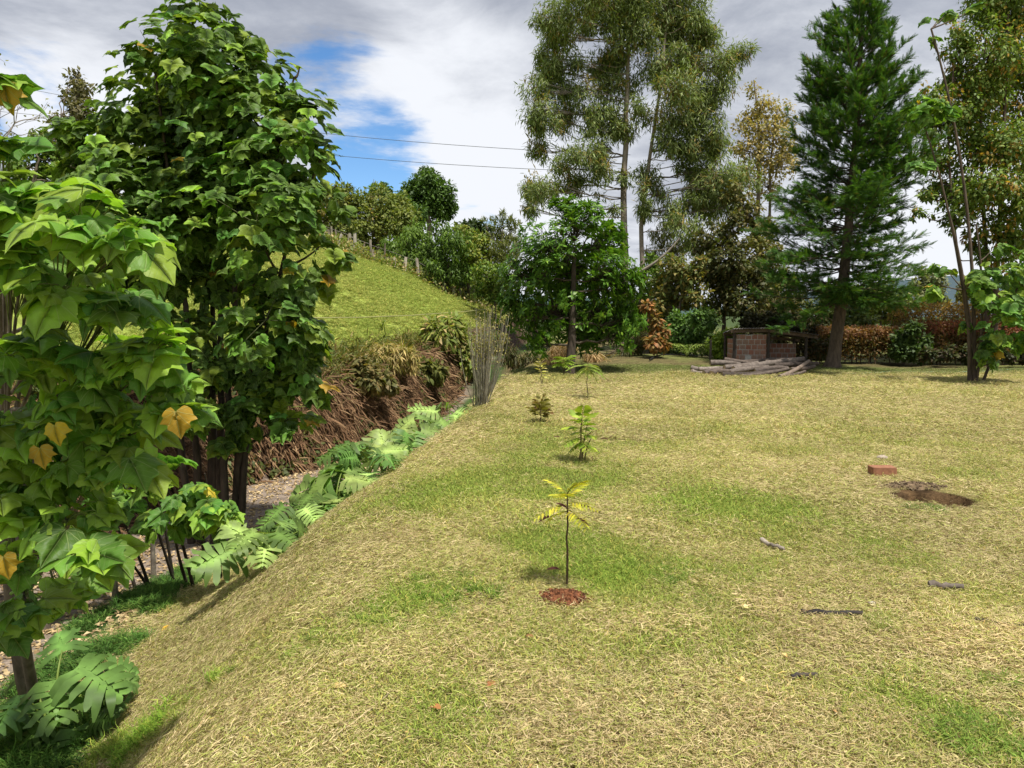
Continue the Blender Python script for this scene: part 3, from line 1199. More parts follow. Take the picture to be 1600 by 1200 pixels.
# split-leaved plants along the shoulder of the bank
for a in ((405, 905, 6.4, 8, .38, 'pale split-leaf plant standing lowest on the dry bank slope'),
          (455, 850, 7.4, 6, .38, 'small split-leaf plant half hidden behind the largest bank plant'),
          (515, 850, 7.9, 11, .46, 'largest split-leaf plant with dark stems showing on the bank shoulder'),
          (562, 800, 8.6, 10, .45, 'split-leaf plant with drooping leaves in front of the pale lane'),
          (600, 740, 9.6, 9, .42, 'bright split-leaf plant where the bank plants meet the brown cut'),
          (640, 700, 10.8, 8, .42, 'middle-sized split-leaf plant below the last pair on the bank'),
          (672, 665, 12.0, 8, .42, 'split-leaf plant beside the far end one on the bank'),
          (703, 650, 12.9, 8, .42, 'farthest split-leaf plant growing next to the pale twiggy broom')):
    d = a[2]
    y = d
    loc = D(a[0], d)
    monstera(a[0], a[1], d, a[3], a[4], a[5], loc=loc, r=.36 if d > 7.5 else .26, hgt=.50 if d > 8.2 else .34)
monstera(0, 0, 5, 9, .35, 'dark split-leaf plant around the red-brown shrub trunk', True, loc=D(45, 5.0), r=.36, hgt=.52)  # this plant and the next take the darkest tint, shade put into colour
monstera(0, 0, 5, 6, .28, 'small split-leaf plant hanging over the shaded foot of the slope', True, loc=D(100, 5.0), r=.28, hgt=.24)


# broom shrub: pale whips
def broom():
    b = G(752, 640)
    t = thing('broom_shrub', 'pale leafless broom shrub of thin upright whips on the lawn edge', 'shrub', b)
    mb = MB()
    d = b[1]
    tips = MB()
    for k in range(85):
        a = b + np.array([rng.normal() * .05, rng.normal() * .05, 0])
        h = 1.72 * (.55 + .45 * rng.random())
        e = b + np.array([rng.normal() * .17 + .06, rng.normal() * .17, h])
        m = a * .5 + e * .5 + np.array([(e - b)[0] * .25, (e - b)[1] * .25, -.05])
        pts = bez(a, m, e, 8)
        mb.tube(pts, np.linspace(.009, .0035, 8), 4, tints(1, [(.36, .33, .25), (.27, .25, .18)])[0], False)
        nl = 12
        q = pts[rng.integers(5, 8, nl)] + rng.normal(size=(nl, 3)) * .03
        tips.scatter(L_QUAD, q, nrm(np.array([0, 0, 1]) + rdir(nl) * .6), rdir(nl), .04, tints(nl, [(.20, .21, .10), (.25, .23, .13)]))
    mb.build('stems', M_PALEBARK, t)
    tips.build('foliage', M_LEAF, t)


broom()


# round avocado-like tree at the end of the lawn
def avocado():
    d = 19.6
    base = G(890, 588)
    d = base[1]
    B = [(900, 345, 38), (850, 380, 45), (945, 375, 42), (822, 430, 42), (885, 420, 58), (955, 430, 48), (812, 490, 36), (868, 485, 55), (938, 488, 55), (985, 500, 26),
         (838, 532, 28), (915, 525, 34), (972, 525, 28), (985, 445, 28), (797, 470, 22), (880, 320, 20), (930, 330, 18)]
    blobs = pb(B, d)
    t = thing('round_tree', 'round bushy tree with glossy whorled leaves on a short dark trunk', 'tree', base)
    mb, ml = MB(), MB()
    tr = np.array([base, P(893, 540, d), P(895, 470, d), P(897, 400, d)])
    tt = np.linspace(0, 3, 12)
    pp = np.stack([np.interp(tt, np.arange(4), tr[:, i]) for i in range(3)], 1)
    mb.tube(pp, np.linspace(.14, .05, 12), 8, (.07, .055, .042), True, .12)
    n = 21000
    pos, outd, cc, k, ci = fill(blobs, n, .07, .42, 9)
    limbs(ml, tr, .12, blobs, cc, k, (.08, .065, .045), .012, .4, 2)
    # whorls: leaves radiate round the shoot tip
    cdir = nrm(rng.normal(size=(len(cc), 3)) * .4 + nrm(cc - np.array([base[0], base[1], 2.0])) + np.array([0, 0, .35]))
    od = cdir[ci]
    rad = np.cross(od, rdir(n))
    ax = nrm(nrm(rad) + od * .45 + np.array([0, 0, -.15]))
    mb.build('trunk', M_BARK, t, True)
    ml.build('branches', M_BARK, t, True, 'stuff')
    mc = MB()
    mc.scatter(L_LANCE, pos, ax, od, .165 * (.7 + .6 * rng.random(n)), tints(n, [(.055, .135, .022), (.09, .195, .03), (.15, .26, .042)], (.48, .40, .12)))
    mc.build('crown', M_GLOSSY, t)


avocado()


# tall gum tree with hanging leaves
def gum():
    d = 32.0
    base = D(975, d)
    c5 = [(340, 60, 100), (500, 40, 100), (650, 40, 100), (800, 50, 105), (920, 60, 85), (320, 160, 90), (450, 120, 60), (640, 140, 100), (820, 150, 110), (960, 160, 85),
          (560, 260, 95), (500, 300, 70), (760, 290, 95), (900, 270, 95), (1050, 280, 85), (1095, 250, 45), (230, 390, 70), (340, 390, 100), (290, 320, 60), (240, 500, 90),
          (340, 530, 80), (430, 410, 65), (560, 390, 80), (850, 390, 100), (950, 420, 100), (1040, 400, 75), (560, 520, 80), (615, 590, 55), (535, 560, 50), (830, 520, 90),
          (960, 520, 100), (1020, 590, 70), (230, 660, 60), (430, 690, 80), (330, 740, 65), (510, 740, 50), (615, 790, 35), (800, 620, 65), (900, 640, 80), (1010, 650, 85),
          (860, 740, 40), (920, 770, 50), (230, 860, 85), (190, 920, 50), (320, 830, 50), (690, 850, 45), (950, 830, 75), (1050, 800, 95), (1140, 780, 75), (1000, 920, 95),
          (840, 930, 80), (715, 930, 45), (1100, 900, 75), (880, 1000, 70), (280, 250, 70), (650, -40, 120), (450, -40, 110), (850, -40, 110)]
    B = [(x / 2.856 + 760, y / 2.856, r / 2.856) for x, y, r in c5]
    B += [(q[0] + rng.normal() * 16, q[1] + rng.normal() * 14, 13 + 9 * rng.random()) for q in B if rng.random() < .9]
    B += [(900, 280, 16), (930, 300, 16), (958, 325, 14), (1000, 270, 15), (1032, 300, 18), (890, 322, 15), (925, 200, 18), (900, 235, 16), (940, 230, 14), (1065, 190, 20), (1000, 165, 18), (985, 135, 18), (1010, 60, 22), (905, 95, 18), (1010, 330, 14)]
    blobs = pb(B, d)
    trunks = [([base, P(976, 420, d), P(974, 300, d), P(978, 200, d), P(981, 100, d), P(985, -50, d)], .17, .06),
              ([D(1000, d + .3), P(1003, 420, d + .3), P(1002, 350, d + .3), P(1015, 245, d + .3), P(1030, 150, d), P(1043, 20, d)], .12, .045)]
    tree('gum_tree', 'tallest tree, an open-crowned gum with pale twin trunks and hanging leaves', 'tree', base, trunks, blobs, 95000, .235,
         [(.115, .165, .07), (.17, .22, .11), (.08, .125, .05), (.20, .165, .07)], (.44, .30, .22, .04), L_EUC, M_LEAF, M_PALEBARK, (.30, .25, .20),
         droop=.5, spread=.62, sub=.5, bias=.5, per=30, twig=.014, thick=.17, every=2, topcol=(.07, [(.20, .165, .065)]))


gum()


# thin yellowing tree behind
def thin_tree():
    d = 37.0
    base = D(1190, d)
    B = [(1175, 140, 14), (1190, 165, 24), (1215, 180, 26), (1165, 190, 22), (1195, 205, 30), (1225, 215, 24), (1160, 230, 22), (1185, 245, 30), (1220, 255, 26), (1160, 275, 20), (1200, 290, 26), (1235, 240, 16)]
    blobs = pb(B, d)
    tree('slender_tree', 'slender sparse tree with yellow thinning top between the gum and the conifer', 'tree', base,
         [([base, P(1185, 400, d), P(1184, 300, d), P(1186, 200, d), P(1178, 125, d)], .16, .03), ([D(1197, d), P(1202, 380, d), P(1204, 250, d), P(1215, 170, d)], .10, .03)], blobs, 5200, .17,
         [(.30, .245, .12), (.235, .215, .11), (.15, .165, .085)], (.4, .35, .25), L_QUAD, M_LEAF, M_PALEBARK, (.24, .19, .15), droop=.2, spread=.6, sub=.4, per=16, twig=.014, thick=.3, every=1)


thin_tree()


# conifer
def conifer():
    base = G(1300, 578)
    d = base[1]
    t = thing('conifer_tree', 'tall dark green feathery conifer standing over the log pile', 'tree', base)
    trunk = np.array([base, P(1308, 520, d), P(1318, 440, d), P(1328, 330, d), P(1338, 200, d), P(1346, 60, d), P(1350, -70, d)])
    tt = np.linspace(0, 6, 26)
    tp = np.stack([np.interp(tt, np.arange(7), trunk[:, i]) for i in range(3)], 1)
    mb, ml, mc = MB(), MB(), MB()
    rad = np.linspace(.20, .03, 26)
    rad[0] = .30
    mb.tube(tp, rad, 10, (.115, .085, .062), True, .15)
    prof_y = [-70, 0, 60, 120, 200, 260, 330, 400, 450, 490, 520]
    prof_l = [5, 35, 52, 72, 95, 108, 125, 145, 162, 158, 110]
    prof_r = [5, 32, 50, 66, 82, 92, 102, 112, 110, 70, 20]
    pos, axs, ups, sz = [], [], [], []
    m = d / FPX
    for k in range(430):
        f = rng.random() ** .8
        y = -65 + 532 * f
        p0 = np.array([np.interp(-y, -np.array([578, 520, 440, 330, 200, 60, -70])[::1], trunk[:, i]) for i in range(3)])
        a = rng.random() * 2 * math.pi
        u = np.array([math.cos(a), math.sin(a), 0])
        L = (np.interp(y, prof_y, prof_l) if u[0] < 0 else np.interp(y, prof_y, prof_r)) * m
        L *= (.62 + .40 * rng.random()) * (.52 + .92 * vn(np.array(a * 1.1), np.array(f * 11), 17))
        rise = (.80 - .78 * f) if y < 330 else (.22 - .45 * (y - 330) / 170)
        rise += rng.normal() * .16
        e = p0 + u * L + np.array([0, 0, rise * L])
        p0 = p0 - np.array([0, 0, max(rise, .1) * L * .25])
        br = bez(p0, (p0 + e) / 2 + np.array([0, 0, -.10 * L]), e, 9)
        ml.tube(br, np.linspace(.012 + .012 * f, .004, 9), 4, (.10, .075, .055), False)
        # side shoots carry tufts of sprays
        bd = nrm(e - p0)
        side = nrm(np.cross(bd, [0, 0, 1]))
        nb = int(6 + 7.5 * L)
        for q_ in range(nb):
            f_ = .22 + .78 * rng.random() ** .75
            o_ = np.array([np.interp(f_ * 8, np.arange(9), br[:, i]) for i in range(3)])
            sg = rng.choice([-1, 1])
            dl = nrm(bd * (.35 + .5 * rng.random()) + side * sg * (.25 + .6 * rng.random()) + np.array([0, 0, .12 + .30 * (y < 250)]) + rng.normal(size=3) * .22)
            ll = (.16 + .30 * rng.random()) * (.6 + .3 * min(L, 2)) * (1.15 - .5 * f_)
            ns = 9
            g_ = np.linspace(.05, 1, ns)[:, None]
            pos.append(o_ + dl * ll * g_ + np.array([0, 0, -.10]) * ll * g_ ** 2)
            axs.append(nrm(dl + rdir(ns) * .55))
            ups.append(nrm(np.array([0, 0, 1.0]) + rdir(ns) * .7))
            sz.append((.12 + .12 * rng.random(ns)) * (.8 + .2 * min(L, 1)))
    pos, axs, ups, sz = map(np.concatenate, (pos, axs, ups, sz))
    n = len(pos)
    mc.scatter(L_SPRAY, pos, axs, ups, sz, tints(n, [(.032, .085, .024), (.052, .125, .03), (.085, .16, .035), (.09, .09, .032)], (.42, .38, .15, .05)))
    # bare lower snags
    for (px, py, ex, ey) in ((1312, 485, 1285, 470), (1310, 505, 1270, 480), (1316, 460, 1290, 440), (1318, 450, 1360, 440)):
        a, b = P(px, py, d), P(ex, ey, d - .3)
        ml.tube(bez(a, (a + b) / 2 + np.array([0, 0, -.08]), b, 6), np.linspace(.022, .006, 6), 5, (.12, .09, .07), True)
    mb.build('trunk', M_BARK, t, True)
    ml.build('branches', M_BARK, t, False, 'stuff')
    mc.build('crown', M_LEAF, t)


conifer()


# trees at the right-hand edge
def edge_trees():
    d = 18.6
    base = G(1552, 572)
    d = base[1]
    B = [(1570, 25, 55), (1505, 50, 30), (1545, 85, 52), (1600, 80, 55), (1482, 118, 28), (1462, 145, 24), (1530, 155, 50), (1592, 165, 55), (1475, 195, 32), (1525, 225, 48),
         (1582, 235, 55), (1470, 285, 32), (1535, 300, 42), (1600, 300, 46), (1492, 345, 26), (1570, 365, 34), (1445, 300, 16), (1660, 100, 65), (1660, 240, 65), (1640, 370, 40), (1560, -30, 55), (1630, -10, 60), (1430, 330, 14), (1450, 190, 26), (1440, 245, 20), (1500, 180, 34), (1555, 215, 40), (1500, 290, 34), (1570, 120, 44), (1520, 120, 34), (1500, 335, 26), (1550, 345, 32), (1592, 375, 32), (1475, 330, 18), (1520, 380, 20), (1465, 245, 26), (1500, 80, 30), (1545, 20, 40), (1582, 412, 26), (1542, 400, 22), (1605, 335, 36), (1510, 300, 30), (1600, 430, 24)]
    blobs = pb(B, d)
    trunks = [([base, P(1556, 480, d), P(1560, 380, d), P(1568, 200, d), P(1575, 20, d)], .10, .035),
              ([D(1538, d + .2), P(1545, 470, d + .2), P(1537, 330, d + .2), P(1532, 180, d), P(1540, 60, d)], .085, .03),
              ([D(1602, d + .5), P(1604, 400, d + .5), P(1600, 200, d + .5), P(1610, 40, d)], .08, .03),
              ([D(1532, d - .1), P(1513, 490, d - .1), P(1497, 400, d - .1), P(1486, 300, d), P(1480, 160, d)], .06, .025)]
    tree('mixed_leaf_tree', 'tree with small green and rusty orange leaves on several straight stems', 'tree', base, trunks, blobs, 42000, .135,
         [(.080, .14, .036), (.125, .195, .048), (.17, .18, .05), (.28, .17, .045)], (.46, .40, .10, .04), L_OVAL, M_LEAF, M_BARK, (.10, .07, .052),
         droop=.35, spread=.5, sub=.36, bias=.45, per=30, twig=.012, thick=.4, every=2, topcol=(.08, [(.29, .18, .05), (.23, .19, .06)]))
    b2 = D(1520, 17.6)
    stems = [(bez(b2, P(1520, 470, 17.6), P(1482, 330, 17.4), 10), .05), (bez(b2 + np.array([.15, 0, 0]), P(1545, 480, 17.5), P(1525, 350, 17.4), 10), .04),
             (bez(b2 + np.array([.3, 0, 0]), P(1572, 500, 17.6), P(1600, 420, 17.6), 10), .035), (bez(b2 + np.array([.1, 0, 0]), P(1530, 300, 17.6), P(1455, 45, 17.4), 14), .045),
             (bez(b2 + np.array([.1, 0, 0]), P(1500, 350, 17.6), P(1440, 185, 17.4), 14), .035)]
    sp = [(1500, 405, 22), (1522, 440, 26), (1482, 425, 20), (1562, 420, 32), (1590, 440, 28), (1570, 500, 32), (1540, 545, 22), (1595, 475, 30), (1465, 30, 18), (1455, 60, 14),
          (1440, 180, 26), (1465, 172, 24), (1422, 190, 14), (1432, 262, 14), (1575, 535, 26), (1480, 20, 12), (1520, 15, 14), (1548, 470, 26), (1512, 500, 18), (1600, 520, 28), (1470, 445, 16), (1550, 390, 22), (1600, 400, 24)]
    hang_shrub('large_leaf_tree', 'leaning thin-stemmed young tree with large pale leaves in front of the red hedge', b2, sp, 17.5, 470, .28, (.35, .42, .2, .02), stems, 150)


edge_trees()


# ------------------------------------------------------------------ meadow: post fence, trees behind it
def polyline(pts, step):
    pts = np.asarray(pts)
    seg = np.linalg.norm(np.diff(pts[:, :2], axis=0), axis=1)
    cum = np.concatenate([[0], np.cumsum(seg)])
    q = np.arange(0, cum[-1], step)
    return np.stack([np.interp(q, cum, pts[:, 0]), np.interp(q, cum, pts[:, 1])], 1)


def fence():
    L = polyline(FENCE, .52)
    b = np.array([L[0][0], L[0][1], float(terr(L[0][0], L[0][1]))])
    t = thing('post_fence', 'row of uneven pale weathered posts along the upper edge of the meadow', 'fence', b)
    tops = []
    for k, (x, y) in enumerate(L):
        x += rng.normal() * .12
        y += rng.normal() * .15
        z = float(terr(x, y))
        h = .50 + .62 * rng.random() ** 1.5
        r = .05 + .06 * rng.random()
        lean = rng.normal(size=2) * .08
        c = tints(1, [(.50, .45, .37), (.40, .35, .28), (.24, .20, .15)])[0]
        m = MB()
        m.tube([(x, y, z - .1), (x + lean[0] * .5, y + lean[1] * .5, z + h * .5), (x + lean[0], y + lean[1], z + h)], [r * 1.1, r, r * .85], 6, c, True, .2)
        m.build('post', M_PALEBARK, t)
        tops.append((x + lean[0], y + lean[1], z + h))
    for f in (.45, .85):
        m = MB()
        tp = np.array(tops)
        tp[:, 2] = np.array([terr(x, y) for x, y, z in tops]) + f * .9
        m.tube(tp, .008, 3, (.25, .22, .19), False)
        m.build('wire', M_PAINT, t)
    # low weeds and pale dry leaves along its foot
    n = 5200
    i = rng.integers(0, len(L), n)
    p = L[i] + rng.normal(size=(n, 2)) * np.array([.6, .6])
    z = terr(p[:, 0], p[:, 1]) + rng.random(n) ** 1.8 * .55
    pos = np.stack([p[:, 0], p[:, 1], z], 1)
    m = MB()
    m.scatter(L_OVAL, pos, nrm(rdir(n) + np.array([0, -.2, .2])), nrm(rdir(n) + np.array([0, 0, 1])), .16 * (.6 + .8 * rng.random(n)),
              tints(n, [(.10, .15, .04), (.16, .20, .06), (.36, .30, .22), (.20, .15, .09)], (.42, .28, .13, .17)))
    o = m.build('weeds', M_LEAF)
    tag(o, 'weeds and pale fallen leaves along the foot of the post fence', 'undergrowth', kind='stuff')


fence()


def wire_fence():
    t = thing('fence_wire', 'thin yellowish wire strung low across the meadow', 'wire', G(600, 497))
    pts = [P(a, b, float(G(a, b + 18)[1])) for a, b in ((380, 499), (470, 497), (560, 496), (640, 493), (725, 487), (770, 482))]
    m = MB()
    m.tube(pts, .016, 4, (.30, .29, .12), False)
    m.build('strand', M_PAINT, t)
    for i in (0, 5):
        p = pts[i]
        g = float(terr(p[0], p[1]))
        m = MB()
        m.tube([(p[0], p[1], min(g, p[2]) - .15), (p[0], p[1], p[2] + .08)], .03, 6, (.25, .2, .15), True)
        m.build('post', M_WOOD, t)


wire_fence()


def back(name, label, cat, px, dist, blobs, n, size, cols, w=None, trunk_r=.1, T_=None, droop=.2, group='trees behind the post fence', topcol=None, bark=(.13, .105, .08), spread=.55, per=22, sub=.34, lean=0, twig=.014, matl=None):
    base = D(px, dist)
    B = pb(blobs, dist)
    topz = base[2] + .66 * (max(c[2] for c, r in B) - base[2])
    bx = np.mean([c[0] for c, r in B])
    tr = [base, base * .4 + np.array([bx, base[1], topz]) * .6, np.array([bx + lean, base[1], topz])]
    tr[1][:2] = (base[:2] + tr[2][:2]) / 2
    return tree(name, label, cat, base, [(tr, trunk_r, trunk_r * .25)], B, n, size, cols, w, T_ or L_QUAD, matl or M_LEAF, M_BARK, bark, droop=droop, spread=spread,
                group=group, sub=sub, per=per, twig=twig, thick=.4, every=2, topcol=topcol)


OLIVE = [(.115, .155, .045), (.155, .185, .055), (.085, .125, .036)]
DKGRN = [(.045, .095, .022), (.065, .125, .03), (.035, .075, .02)]
MIDG = [(.08, .15, .03), (.12, .20, .042), (.06, .11, .025)]
YELG = [(.15, .19, .04), (.20, .22, .05), (.10, .14, .03)]

back('olive_tree', 'olive bushy tree behind the uppermost fence posts beside the big broadleaf tree', 'tree', 528, 45.2, [(520, 310, 26), (545, 320, 28), (500, 330, 26), (530, 350, 28), (555, 355, 22), (510, 365, 24), (535, 300, 16)], 4200, .26, OLIVE, topcol=(.10, [(.20, .18, .065)]))
back('olive_tree', 'broad olive-brown tree with a visible pale trunk behind the upper fence posts', 'tree', 591, 45.2, [(590, 312, 26), (565, 325, 26), (615, 325, 28), (595, 345, 34), (570, 360, 24), (625, 355, 26), (605, 375, 24), (640, 340, 18)], 6000, .24, OLIVE, topcol=(.08, [(.19, .16, .06)]), bark=(.30, .25, .19))
back('round_crown_tree', 'dense dark tree with a smooth round crown rising above the others against the sky', 'tree', 672, 60.2, [(668, 290, 26), (650, 305, 24), (690, 305, 24), (670, 318, 34), (645, 325, 18), (698, 328, 16), (640, 312, 14), (668, 276, 15), (704, 322, 10)], 12000, .30, DKGRN, T_=L_OVAL, droop=.1, trunk_r=.3, sub=.3)
back('dark_tree', 'dark evergreen between the olive-brown tree and the round crowned tree', 'tree', 628, 54.2, [(615, 308, 16), (630, 320, 20), (648, 340, 20), (600, 300, 14), (640, 355, 22), (620, 345, 22)], 3600, .28, DKGRN)
back('thin_sapling', 'thin bare-tipped sapling standing out above the olive trees', 'tree', 584, 48.2, [(584, 280, 6), (583, 292, 8), (588, 300, 10), (580, 308, 10), (596, 296, 6)], 420, .22, MIDG, trunk_r=.05)
back('leafy_bush', 'fresh green bamboo-like bush in the middle of the fence line', 'bush', 640, 41.7, [(640, 380, 26), (615, 390, 22), (662, 385, 26), (640, 405, 26), (625, 415, 22), (668, 410, 24), (650, 360, 18)], 5200, .24, MIDG, T_=L_LANCE, droop=.5, trunk_r=.05)
back('leafy_bush', 'darker green bush with upright stems next to the bamboo-like one', 'bush', 697, 40.2, [(690, 365, 22), (712, 380, 26), (690, 400, 28), (720, 410, 26), (700, 430, 24), (735, 425, 22), (678, 420, 18)], 5600, .22, MIDG + DKGRN[:1], T_=L_LANCE, droop=.5, trunk_r=.06)
back('leafy_bush', 'yellow-green bush standing behind the lower fence posts', 'bush', 733, 41.2, [(725, 362, 18), (745, 380, 22), (735, 400, 20), (755, 410, 20), (715, 385, 14)], 2800, .22, YELG + MIDG[:1], trunk_r=.06)
back('feathery_tree', 'feathery grey-green tree with a wispy top near the gum', 'tree', 783, 42.2, [(785, 335, 9), (780, 350, 14), (792, 365, 18), (775, 375, 18), (790, 395, 24), (770, 405, 20), (800, 350, 12), (760, 350, 8), (805, 390, 18)], 4200, .26, [(.10, .13, .05), (.14, .16, .06), (.07, .10, .035)], T_=L_EUC, droop=-.5, trunk_r=.09)
back('leafy_bush', 'green bush at the lower end of the fence next to the round bushy tree', 'bush', 775, 38.2, [(760, 430, 22), (780, 440, 24), (770, 455, 22), (795, 430, 24), (750, 450, 16)], 3200, .20, MIDG + YELG[:1], trunk_r=.06)
back('distant_tree', 'far bluish dark tree showing between the bushes below the white cloud', 'tree', 742, 66.2, [(735, 352, 10), (750, 356, 10), (720, 356, 10), (765, 362, 10), (742, 370, 16)], 1800, .34, [(.035, .065, .030), (.045, .075, .035)])
back('low_bush', 'dark low bush closing the gap under the olive trees', 'bush', 560, 46.7, [(560, 385, 18), (580, 395, 18), (540, 378, 16), (610, 398, 20), (640, 420, 18)], 3200, .24, DKGRN + MIDG[:1], trunk_r=.05)
back('low_bush', 'dark low bush closing the gap behind the middle posts', 'bush', 690, 43.2, [(670, 432, 16), (695, 445, 18), (720, 452, 18), (745, 462, 16), (765, 470, 14)], 3200, .22, DKGRN + MIDG[:1], trunk_r=.05)
# beyond the big broadleaf tree, upper left
back('grey_tree', 'sparse grey-leaved tree against a white cloud behind the big broadleaf tree', 'tree', 118, 30, [(118, 125, 14), (130, 145, 16), (105, 150, 14), (120, 170, 20), (95, 190, 14), (110, 205, 18), (140, 180, 18), (90, 230, 16), (120, 240, 20)], 2600, .19, [(.10, .10, .075), (.13, .125, .09), (.08, .085, .055)], group=None, per=14, sub=.45)
def bare_tree():
    d = 22
    base = D(8, d)
    t = thing('bare_tree', 'nearly leafless twiggy tree behind the sunlit shrub', 'tree', base)
    mb, tw, lf = MB(), MB(), MB()

    def grow(p, v, L, r, lev):
        e = p + v * L
        pts = bez(p, p + v * L * .5 + rng.normal(size=3) * .07 * L, e, 5)
        (mb if lev == 0 else tw).tube(pts, np.linspace(r, r * .6, 5), 6 if lev == 0 else 3, (.17, .145, .12), lev == 0)
        if lev == 4:
            n = 2
            lf.scatter(L_OVAL, pts[-1] + rng.normal(size=(n, 3)) * .06, rdir(n), rdir(n), .11, tints(n, [(.14, .15, .06)]))
            return
        for k in range(3 if lev else 4):
            w = nrm(v + rng.normal(size=3) * (.42 + .08 * lev) + np.array([0, 0, .12]))
            grow(pts[-1 - (k % 2)], w, L * (.62 + .2 * rng.random()), r * .58, lev + 1)
    grow(base, np.array([.05, 0, 1.0]), 1.5, .06, 0)
    mb.build('trunk', M_BARK, t, True)
    tw.build('branches', M_BARK, t, False, 'stuff')
    lf.build('leaves', M_LEAF, t, False, 'stuff')


bare_tree()
back('low_tree', 'dark low tree filling the gap behind the sunlit shrub', 'tree', 60, 26, [(40, 260, 30), (80, 250, 26), (110, 280, 30), (20, 290, 30), (70, 310, 36), (130, 320, 30), (60, 215, 14)], 4200, .22, MIDG + OLIVE[:1], group=None)

# plant on the meadow
def meadow_plant():
    b = G(598, 520)
    t = thing('young_plant', 'tiny lone plant standing in the middle of the meadow', 'plant', b)
    m = MB()
    m.tube([b, b + np.array([0, 0, .30])], [.012, .006], 4, (.12, .12, .05))
    m.build('stem', M_BARK, t)
    m = MB()
    n = 14
    m.scatter(L_OVAL, b + np.array([0, 0, .12]) + rng.random((n, 1)) * np.array([0, 0, .2]), nrm(rdir(n) + np.array([0, 0, .4])), rdir(n), .14, tints(n, [(.12, .17, .04)]))
    m.build('leaves', M_LEAF, t)


meadow_plant()


# ------------------------------------------------------------------ cut bank: hanging dead grass, bushes on its lip
def bank_cover():
    n = 46000
    y = 6 + 23 * rng.random(n) ** .8
    ln = np.interp(y, YL, LANE)
    tb = rng.random(n)
    clump = fbm(y * 1.6, tb * 3, 61)
    keep = clump + .22 * rng.random(n) > .44
    y, ln, tb = y[keep], ln[keep], tb[keep]
    n = len(y)
    x = ln + .12 - tb * 1.45
    z = terr(x, y) + .02
    pos = np.stack([x, y, z], 1)
    fl = np.stack([.5 + .35 * rng.normal(size=n), -.25 + .4 * rng.normal(size=n), -.85 + .5 * rng.normal(size=n)], 1)
    col = tints(n, [(.135, .085, .066), (.095, .06, .047), (.215, .155, .12), (.048, .032, .025)], (.34, .28, .18, .20))  # browns darkened to hold the shade lying over the bank
    m = MB()
    m.scatter(simple_leaf(.075, .25, 3), pos, nrm(fl), nrm(np.array([.8, -.5, .5]) + rdir(n) * .4), (.20 + .30 * rng.random(n)), col)
    o = m.build('dead_grass', M_DRY)
    tag(o, 'brown dead grass hanging down the cut bank above the lane', 'dead grass', kind='stuff')
    # dull green weeds along the lip
    n = 16000
    y = 8 + 20 * rng.random(n)
    ln = np.interp(y, YL, LANE)
    x = ln - .45 - rng.random(n) ** .8 * 1.2
    dens = fbm(y * 1.1, x * 1.1, 63)
    k = dens > .38
    x, y = x[k], y[k]
    n = len(x)
    pos = np.stack([x, y, terr(x, y) + rng.random(n) ** 2 * .40 * sm((fbm(y * .9, x, 64) - .3) / .3)], 1)
    m = MB()
    m.scatter(simple_leaf(.12, .35, 3), pos, nrm(rdir(n) + np.array([.25, -.1, .45])), nrm(rdir(n) + np.array([0, 0, 1])), .12 + .18 * rng.random(n),
              tints(n, [(.085, .11, .03), (.13, .14, .045), (.20, .15, .08), (.055, .08, .022)], (.36, .26, .2, .18)))
    o = m.build('weeds', M_LEAF)
    tag(o, 'dull green and straw weeds along the lip of the cut bank', 'undergrowth', kind='stuff')


bank_cover()


def lip_bush(label, px, d, B, n, size, cols, w=None, T_=None, droop=.5, name='bush'):
    ys_ = np.linspace(12, 30, 200)
    q_ = np.abs((px - 800) / FPX * ys_ - (np.interp(ys_, YL, LANE) - .9))
    d = float(ys_[int(np.argmin(q_))]) if px < 780 else d
    base = D(px, d)
    blobs = pb([(a, b, r, rng.normal() * .2) for a, b, r in B], d)
    tr = [base, np.mean([c for c, r in blobs], axis=0)]
    return tree(name, label, 'bush', base, [(np.array(tr), .025, .012)], blobs, n, size, cols, w, T_ or simple_leaf(.12, .35, 3), M_LEAF, M_BARK, (.16, .12, .08), droop=droop, spread=.5,
                group='bushes on the lip of the cut bank', per=16, twig=.006, thick=.5, every=1)


lip_bush('grassy green and tan bush on the bank lip behind the twiggy broom', 690, 19, [(690, 525, 30), (662, 540, 26), (716, 542, 28), (682, 558, 30), (645, 555, 20), (702, 508, 16), (725, 570, 22)], 10000, .30, [(.10, .15, .035), (.16, .19, .05), (.30, .24, .14)], (.5, .3, .2), L_LANCE)
lip_bush('straw-coloured grassy bush on the bank lip at the bottom of the meadow', 595, 17.2, [(585, 556, 18), (608, 562, 22), (624, 552, 18), (572, 570, 18), (600, 545, 14), (640, 560, 16)], 3600, .26, [(.27, .23, .12), (.16, .17, .055), (.35, .29, .17)])
lip_bush('dull green bush on the bank lip between the two grassy bushes', 640, 18.2, [(635, 570, 20), (655, 575, 20), (675, 580, 20), (620, 580, 16)], 2400, .22, [(.075, .10, .03), (.12, .13, .045)], T_=L_OVAL)
lip_bush('low brownish bush on the bank lip beside the big broadleaf tree', 545, 16, [(540, 582, 24), (562, 578, 22), (520, 592, 22), (578, 592, 20), (505, 602, 18), (600, 600, 18)], 4200, .17, [(.10, .10, .04), (.15, .12, .06), (.07, .08, .03)], T_=L_OVAL)
lip_bush('dark bush under the round bushy tree at the end of the bank', 810, 24, [(800, 560, 18), (825, 565, 18), (790, 540, 16), (850, 560, 18), (940, 560, 16), (985, 545, 20), (1000, 530, 16)], 2600, .22, [(.045, .05, .022), (.08, .065, .035), (.05, .07, .02)])
lip_bush('pale dry brush heap beneath the round bushy tree', 870, 23, [(870, 548, 14), (885, 540, 12), (860, 560, 12), (925, 550, 14), (945, 565, 12)], 1200, .34, [(.34, .26, .18), (.25, .18, .12)], T_=simple_leaf(.06, .3, 3))
